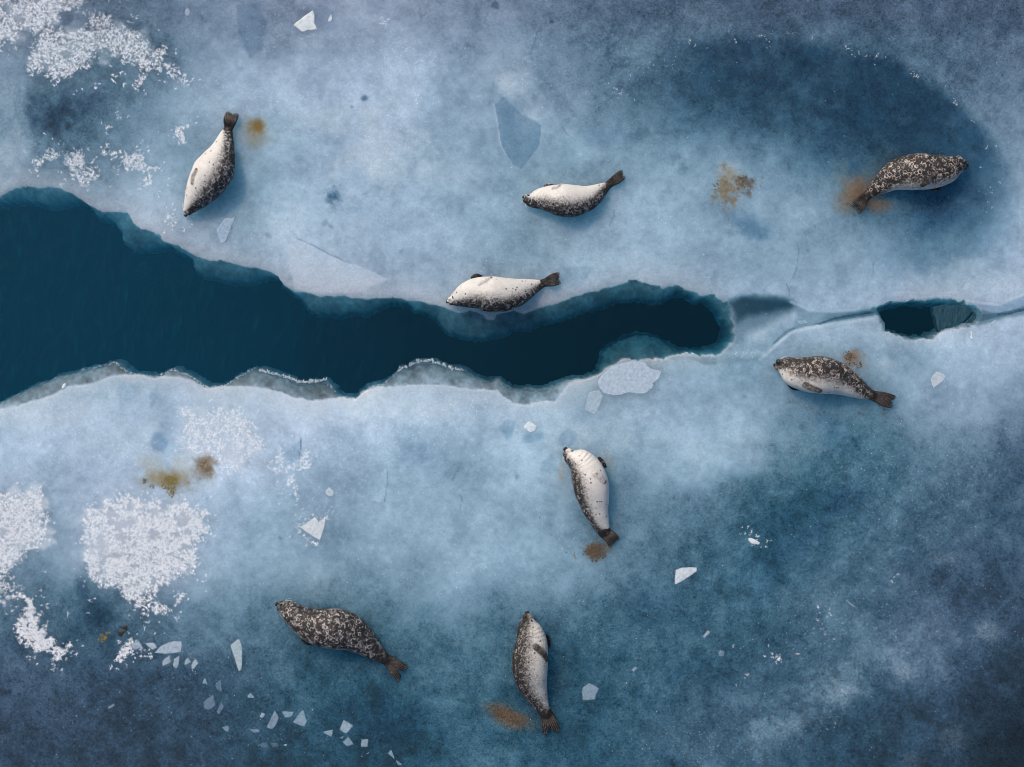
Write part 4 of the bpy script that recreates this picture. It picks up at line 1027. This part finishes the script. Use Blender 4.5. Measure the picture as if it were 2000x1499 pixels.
def frost(poly, n, label, gap=.0, size=1.0, soft=10, rough=10, seed=1, holes=(), name='frost_patch', clump=8, amp=6.0, lace=.15, dens=.85):
    rg = np.random.default_rng(seed * 13 + 5)
    n = int(n * dens)
    p = np.array(poly, dtype=float)
    lo, hi = p.min(0) - 16, p.max(0) + 16
    P = (rg.random((n * 12, 2)) * (hi - lo) + lo).astype(np.float32)
    x, y = P[:, 0], P[:, 1]
    d = sdist(x, y, poly) + jag(x, y, rough * 1.5, 34, seed) + jag(x, y, amp * 1.3, 9, seed + 3)
    pr = sstep(-2, soft, d)
    nz = fbm(x, y, 17, 3, seed + 5)
    pr = pr * sstep(gap - .12, gap + .06, nz) if gap > 0 else pr
    rid = 1 - np.abs(fbm(x + jag(x, y, 4, 12, seed + 1), y + jag(x, y, 4, 12, seed + 2), 7, 3, seed + 4) - .5) * 4.5
    thr = -.35 + lace + .9 * np.exp(-np.maximum(d, 0) / 16)
    pr = pr * sstep(thr - .15, thr + .15, rid)
    for hx, hy, hr in holes:
        pr = pr * sstep(hr * .6, hr * 1.1, np.hypot(x - hx, y - hy) + jag(x, y, 5, 9, seed + 2))
    pr = np.maximum(pr, .05 * np.exp(-np.abs(np.minimum(d, 0)) / 12) * (nz > .5))
    P = P[rg.random(len(P)) < pr][:n]
    m = len(P)
    Q = np.repeat(P, clump, 0); k = len(Q)
    dirs = np.repeat(rg.random(m) * 6.283, clump) + np.tile(np.linspace(0, 6.283, clump, endpoint=False), m) + rg.normal(0, .5, k)
    ln = (.008 + .028 * rg.random(k) ** 3) * size * np.repeat(.45 + 1.1 * rg.random(m) ** 2, clump)
    Q = Q + rg.normal(0, 1.1, (k, 2))
    V, F = shards(Q, dirs, rg.random(k) ** 1.5 * .62 + .03, ln, (.0032 + .0048 * rg.random(k) ** 2) * size)
    o = obj(name, mesh_np(name, V, F), M['frost'])
    tag(o, label, 'frost', None, 'stuff')
    return o
F1 = [(-60,-40),(172,-40),(166,10),(150,26),(126,28),(108,52),(132,56),(165,46),(168,24),(190,22),(215,36),(224,52),(246,46),(252,56),(266,68),(297,62),(298,94),(318,90),(328,94),(326,116),(345,132),
      (375,160),(376,182),(358,174),(338,154),(322,140),(314,158),(306,160),(298,142),(270,180),(260,176),(268,150),(280,138),(258,130),(235,126),(214,112),(176,112),(178,134),(165,142),(150,146),(140,156),(107,168),
      (92,150),(88,136),(64,146),(50,130),(48,114),(62,94),(66,76),(46,62),(38,85),(30,108),(22,104),(14,86),(0,114),(-60,110)]
frost(F1, 5200, 'thick lacy white frost crust in the upper left corner', gap=.22, seed=1, rough=9, holes=((52,70,16),(13,18,8),(33,34,9),(190,104,13),(205,106,12),(128,110,10),(140,45,20)), amp=7)
frost([(212,138),(222,136),(232,144),(226,156),(220,162),(210,148)], 34, 'star of frost needles under the upper left crust', size=1.3, rough=3, seed=2, soft=4)
frost([(186,158),(194,154),(196,170),(190,178),(184,166)], 16, 'small frost star left of the frost needles under the upper left crust', size=1.2, rough=2, seed=3, soft=4)
frost([(80,296),(100,275),(125,290),(160,290),(185,310),(192,340),(172,362),(135,358),(120,332),(95,326),(60,345),(52,340)], 1150, 'fine lacy frost above the left end of the open water', gap=.46, seed=4, size=.85, dens=.5)
frost([(232,213),(240,235),(225,255),(213,270),(216,295),(250,300),(282,308),(286,332),(306,330),(300,345),(315,372),(282,374),(255,348),(230,322),(216,312),(190,305),(180,295),(205,280),(205,262)], 1050, 'thin trailing frost left of the seal at upper left', gap=.44, seed=5, size=.85, dens=.5)
frost([(342,262),(350,246),(372,238),(376,250),(364,262),(356,286),(344,284)], 150, 'frosty oval blister of ice left of the seal at upper left', gap=.4, seed=6, size=.8, holes=((362,258,7),))
frost([(320,420),(336,404),(345,404),(350,422),(368,428),(360,442),(340,448),(324,436)], 190, 'dim frost flower at the nose of the seal at upper left', gap=.46, seed=7, size=.8, dens=.4)
frost([(200,978),(250,960),(330,975),(345,985),(372,962),(380,985),(405,1010),(424,1032),(402,1052),(380,1085),(380,1122),(366,1162),(345,1180),(350,1162),(372,1128),(330,1136),(300,1150),(304,1170),(330,1186),(352,1206),(338,1212),(326,1196),
       (318,1226),(310,1200),(290,1190),(290,1226),(280,1205),(262,1180),(236,1152),(205,1150),(174,1124),(158,1090),(164,1012),(160,990)], 6600, 'large bright frost field left of centre in the lower ice', gap=.42, seed=8, rough=10, holes=((355,1015,16),(300,1045,14),(190,985,14),(255,990,12),(215,1000,10)), amp=8)
frost([(-60,962),(30,962),(80,955),(90,970),(96,1010),(93,1062),(60,1080),(20,1110),(8,1130),(-60,1150)], 3600, 'dense white frost patch at the left edge of the lower ice', gap=.12, seed=9, rough=6, holes=((4,1040,12),), dens=.85)
frost([(15,1150),(40,1145),(60,1165),(75,1190),(86,1222),(100,1235),(110,1265),(146,1252),(140,1272),(120,1286),(112,1296),(105,1276),(75,1276),(35,1246),(30,1220),(46,1200),(48,1180),(20,1170)], 1700, 'curving tongue of frost in the lower left', gap=.22, seed=10, rough=6)
frost([(-60,1120),(16,1115),(18,1160),(8,1196),(-60,1200)], 360, 'thin frost at the left edge below the dense white patch', gap=.42, seed=11)
frost([(350,795),(375,800),(395,806),(430,796),(470,800),(500,840),(526,866),(500,900),(462,932),(430,920),(425,890),(400,886),(360,886),(352,850)], 2900, 'wide soft frost patch below the open water at left', gap=.40, seed=12, size=.8, dens=.5)
frost([(505,880),(540,860),(560,900),(600,880),(606,900),(585,940),(580,970),(560,975),(545,930),(520,915)], 420, 'sparse frost grains right of the wide soft frost patch', gap=.54, seed=13, size=.8)
frost([(228,1290),(234,1270),(246,1262),(254,1245),(260,1244),(254,1262),(262,1276),(246,1276),(242,1294),(232,1292)], 230, 'small frost tuft at the left end of the ice chip row', gap=.2, seed=14, rough=3, soft=4)
frost([(276,1265),(286,1266),(300,1280),(298,1284),(284,1276)], 50, 'frost strip trailing right from the small frost tuft', seed=15, rough=2, soft=4)
frost([(578,1020),(600,1006),(616,1006),(622,1018),(640,1004),(640,1014),(624,1020),(612,1012),(588,1030),(590,1042),(610,1054),(624,1062),(618,1070),(600,1058),(580,1040)], 190, 'frost collar round the heart-shaped ice chip', gap=.3, seed=16, rough=2, soft=4, size=.8)
frost([(1452,1050),(1462,1043),(1485,1044),(1492,1054),(1478,1052),(1462,1048)], 70, 'frost crest above the white ice sliver on dark ice', gap=.3, seed=17, rough=2, soft=3, size=.85)
frost([(740,40),(745,34),(756,38),(755,50),(748,54)], 55, 'round frost tuft near the top edge', gap=.25, seed=18, rough=3, soft=3, size=.8, dens=.45)
frost([(808,188),(815,182),(825,192),(818,203),(810,198)], 45, 'faint round frost tuft on the pale upper ice', gap=.25, seed=19, rough=3, soft=3, size=.8, dens=.45)
frost([(1608,1193),(1618,1186),(1624,1196),(1631,1200),(1620,1216),(1614,1206)], 60, 'branching frost tuft on the dark ice, lower right', gap=.35, seed=20, rough=3, soft=3, size=.8, dens=.45)
frost([(1498,1280),(1506,1270),(1516,1282),(1526,1290),(1518,1296),(1506,1286)], 60, 'forked frost tuft left of the tiny oval chip', gap=.35, seed=21, rough=3, soft=3, size=.8, dens=.45)
frost([(1735,1126),(1742,1122),(1756,1120),(1752,1130),(1738,1142)], 40, 'sparse frost tuft on the dark ice above the branching one', gap=.4, seed=22, rough=3, soft=3, size=.8, dens=.45)
frost([(1605,1234),(1612,1234),(1616,1243),(1608,1242)], 18, 'tiny frost tuft below the branching one', seed=23, rough=2, soft=3, size=.7)
frost([(1452,1318),(1460,1312),(1460,1326),(1453,1330)], 22, 'dim frost speck left of the forked tuft', gap=.3, seed=24, rough=2, soft=3, size=.7)
for i, (ax, ay, bx, by, nn, lb) in enumerate(((1320,68,1362,84,42,'leftmost frost fringe on the rim of the dark oval'), (1392,66,1436,80,46,'second frost fringe from the left on the rim of the dark oval'), (1480,64,1496,76,16,'third frost fringe from the left on the rim of the dark oval'),
      (1510,60,1600,84,40,'long frost fringe at the top of the dark oval'), (1648,92,1740,124,60,'frost fringe on the upper right rim of the dark oval'), (1770,140,1800,152,24,'short frost fringe on the right shoulder of the dark oval'), (1840,170,1912,256,50,'frost fringe down the right rim of the dark oval'), (1926,290,1938,450,44,'sparse frost fringe on the lower right rim of the dark oval'),
      (1160,148,1222,190,46,'hooked frost fringe left of the dark oval'))):
    frost([(ax-3,ay-3),(ax+4,ay-4),(bx+3,by-4),(bx+3,by+4),(ax+3,ay+5)], nn, lb, gap=.44, seed=30 + i, rough=5, soft=3, size=.62, name='frost_fringe', clump=5, dens=.9)

# fine rime glitter scattered over the ice
def glitter():
    rg = np.random.default_rng(99)
    spots = [(560,215,90,26,420),(590,255,60,16,200),(740,105,120,45,420),(760,250,110,60,380),(700,320,60,16,120),(820,100,90,40,200),(560,70,60,40,160),(480,190,60,30,120),(400,170,50,20,90),(1130,90,90,40,160),(1250,130,80,30,110),(1040,150,60,40,90),
             (640,880,90,70,420),(760,860,120,70,520),(680,960,90,40,160),(240,880,120,50,260),(420,1010,60,60,160),(880,800,60,30,160),(1400,1480,120,50,260),(1560,1420,200,60,240),(1650,1230,250,60,260),(1820,1220,150,80,260),(1700,940,90,60,110),(1760,1010,120,60,120),
             (1880,790,50,90,70),(1440,690,60,10,80),(1310,690,30,8,26),(350,1320,160,60,70),(200,1400,200,60,90),(500,1440,200,50,70),(1850,900,140,120,130),(1000,500,500,120,160),(1300,440,200,60,90),(1100,1000,200,150,90),(900,1100,250,60,80),(1620,760,60,30,16),(100,860,100,40,70),(1000,690,900,600,900)]
    P = np.concatenate([np.column_stack([rg.normal(cx, rx * .6, n), rg.normal(cy, ry * .6, n)]) for cx, cy, rx, ry, n in spots]).astype(np.float32)
    a = sdist(P[:, 0], P[:, 1], POLY_A); h = sdist(P[:, 0], P[:, 1], HOLE_A)
    P = P[(a < -8) & (h < -8)]
    n = len(P)
    k = rg.random(n)
    V, F = shards(P, rg.random(n) * 6.283, rg.random(n) * .6 + .05, .004 + .010 * k ** 3, .003 + .003 * k)
    o = obj('rime_glitter', mesh_np('rime_glitter', V, F), M['frost'])
    tag(o, 'fine white rime grains sprinkled over the ice', 'rime', None, 'stuff')
glitter()

# ragged crystals standing along the lower rim of the open water
def teeth(path, n, label, size, seed):
    rg = np.random.default_rng(seed)
    P = np.array(path, dtype=float)
    L = np.concatenate([[0], np.cumsum(np.linalg.norm(np.diff(P, axis=0), axis=1))])
    u = rg.random(n) * L[-1]
    Q = np.column_stack([np.interp(u, L, P[:, 0]), np.interp(u, L, P[:, 1])]) + rg.normal(0, 1.3, (n, 2))
    dirs = math.pi / 2 + rg.normal(0, .45, n)
    ln = size * (.25 + rg.random(n) ** 2.2)
    V, F = shards(Q, dirs, rg.random(n) * .6 + .1, ln, ln * .45 + .004, -.02)
    o = obj('edge_crystals', mesh_np('edge_crystals', V, F), M['tooth'])
    tag(o, label, 'ice crystals', None, 'stuff')
teeth([(505,724),(532,730),(562,738),(582,748),(620,746),(637,742)], 210, 'row of pointed ice crystals on the rim of the lower ice, left stretch', .036, 1)
teeth([(780,722),(795,718),(812,708),(840,706),(860,712),(880,720),(905,724)], 150, 'ragged pointed ice crystals on the rim of the lower ice, right stretch', .036, 2)
teeth([(225,710),(250,728),(277,735),(302,738),(320,731),(337,722),(350,728),(372,736),(390,750),(402,757),(435,756),(465,738),(495,722)], 420, 'fine crystals along the rim of the lower ice at left', .020, 3)
teeth([(637,745),(655,766),(670,776),(695,779),(707,766),(750,750),(782,722)], 200, 'fine crystals along the notch in the rim of the lower ice', .016, 4)
teeth([(160,724),(200,715),(225,709)], 60, 'fine crystals on the point of the lower ice at far left', .018, 5)

# ------------------------------------------------------------------ seaweed scraps and droppings on the ice
def clump(spots, mat, label, name='algae_clump', cat='algae', size=1.0, seed=1):
    rg = random.Random(seed)
    V, F = [], []
    bm0 = bmesh.new(); bmesh.ops.create_icosphere(bm0, subdivisions=1, radius=1)
    bv = [v.co.copy() for v in bm0.verts]; bf = [tuple(v.index for v in f.verts) for f in bm0.faces]; bm0.free()
    for cx, cy, r, n in spots:
        for k in range(int(n * 1.8)):
            a = rg.random() * 6.283; q = r * rg.random() ** .6
            px, py = cx + math.cos(a) * q, cy + math.sin(a) * q
            s = rg.uniform(.25, 1.0) ** 1.5 * .0125 * size
            w = W(px, py, 0); b = len(V); ph = rg.random() * 9
            sx, sy = rg.uniform(.6, 1.6), rg.uniform(.6, 1.6)
            for v in bv:
                f = 1 + .7 * mnoise.noise(v * 1.7 + Vector((ph, ph, 0)))
                V.append((w.x + v.x * s * f * sx, w.y + v.y * s * f * sy, .004 + v.z * s * f * .7))
            F += [tuple(b + i for i in t) for t in bf]
    o = obj(name, mesh_np(name, np.array(V), np.array(F)), M[mat])
    tag(o, label, cat, None, 'stuff')
clump([(502,248,11,26)], 'olive', 'smeared brown dropping right of the tail of the seal at upper left', 'dropping', 'dropping', .55, 1)
clump([(1424,340,14,60),(1420,365,16,50),(1413,385,10,26),(1416,405,8,14)], 'tan', 'scattered tan seaweed crumbs left of the dark oval', size=.5, seed=2)
clump([(1452,352,9,22),(1468,352,4,8),(1460,366,8,12),(1398,366,8,14)], 'brown', 'dark brown seaweed crumbs beside the tan ones', size=.7, seed=3)
clump([(1655,694,9,34),(1662,705,10,16),(1676,714,7,16)], 'brown', 'brown seaweed scraps behind the mottled seal', size=.75, seed=4)
clump([(1722,798,8,9),(1727,804,5,7),(1677,808,3,5)], 'brown', 'few brown crumbs below the tail of the mottled seal', size=.6, seed=5)
clump([(332,943,14,60),(322,945,10,20),(334,962,10,30)], 'olive', 'yellow-brown seaweed clump in the frost of the lower ice', size=.85, seed=6)
clump([(284,940,6,18),(298,950,5,14)], 'brown', 'small brown scraps left of the yellow-brown clump', size=.7, seed=7)
clump([(398,918,12,44),(405,902,9,26),(385,930,9,16),(365,940,8,14)], 'tan', 'grey-brown seaweed tuft right of the yellow-brown clump', size=.7, seed=8)
clump([(1160,1072,14,44),(1172,1080,12,34),(1148,1082,9,20),(1163,1088,10,24)], 'brown', 'brown seaweed clump at the tail of the white-bellied seal', size=.95, seed=9)
clump([(1188,1072,7,16),(1121,1084,4,8)], 'olive', 'yellowish seaweed bits beside the brown clump', size=.6, seed=10)
clump([(1105,1078,2,3),(1123,1090,3,4),(1053,1010,3,5),(1077,1046,2,3)], 'brown', 'stray dark crumbs left of the brown clump', size=.5, seed=11)
clump([(972,1390,9,44),(986,1395,6,18)], 'brown', 'brown dropping left of the bottom centre seal, left half', 'dropping', 'dropping', .8, 12)
clump([(1000,1404,9,36),(1018,1408,9,40)], 'brown', 'brown dropping left of the bottom centre seal, right half', 'dropping', 'dropping', .8, 13)
clump([(200,1246,9,36),(212,1236,4,10)], 'olive', 'small yellow-brown seaweed clump in the dark lower left', size=.8, seed=14)
clump([(1685,402,14,10),(1705,405,14,8)], 'brown', 'few brown crumbs under the tail of the seal in the oval', size=.4, seed=15)
chip([(230,1233),(246,1231),(237,1244),(232,1243)], 'larger dark brown leaf scrap beside the small yellow-brown clump', (36,24,20), 1, .006, 'leaf_scrap', 'leaf', mat='flake', depth=.003, zoff=.004)
chip([(231,1223),(240,1223),(248,1222),(250,1233),(240,1229)], 'upper dark brown leaf scrap beside the small yellow-brown clump', (36,24,20), 1, .006, 'leaf_scrap', 'leaf', mat='flake', depth=.003, zoff=.004)
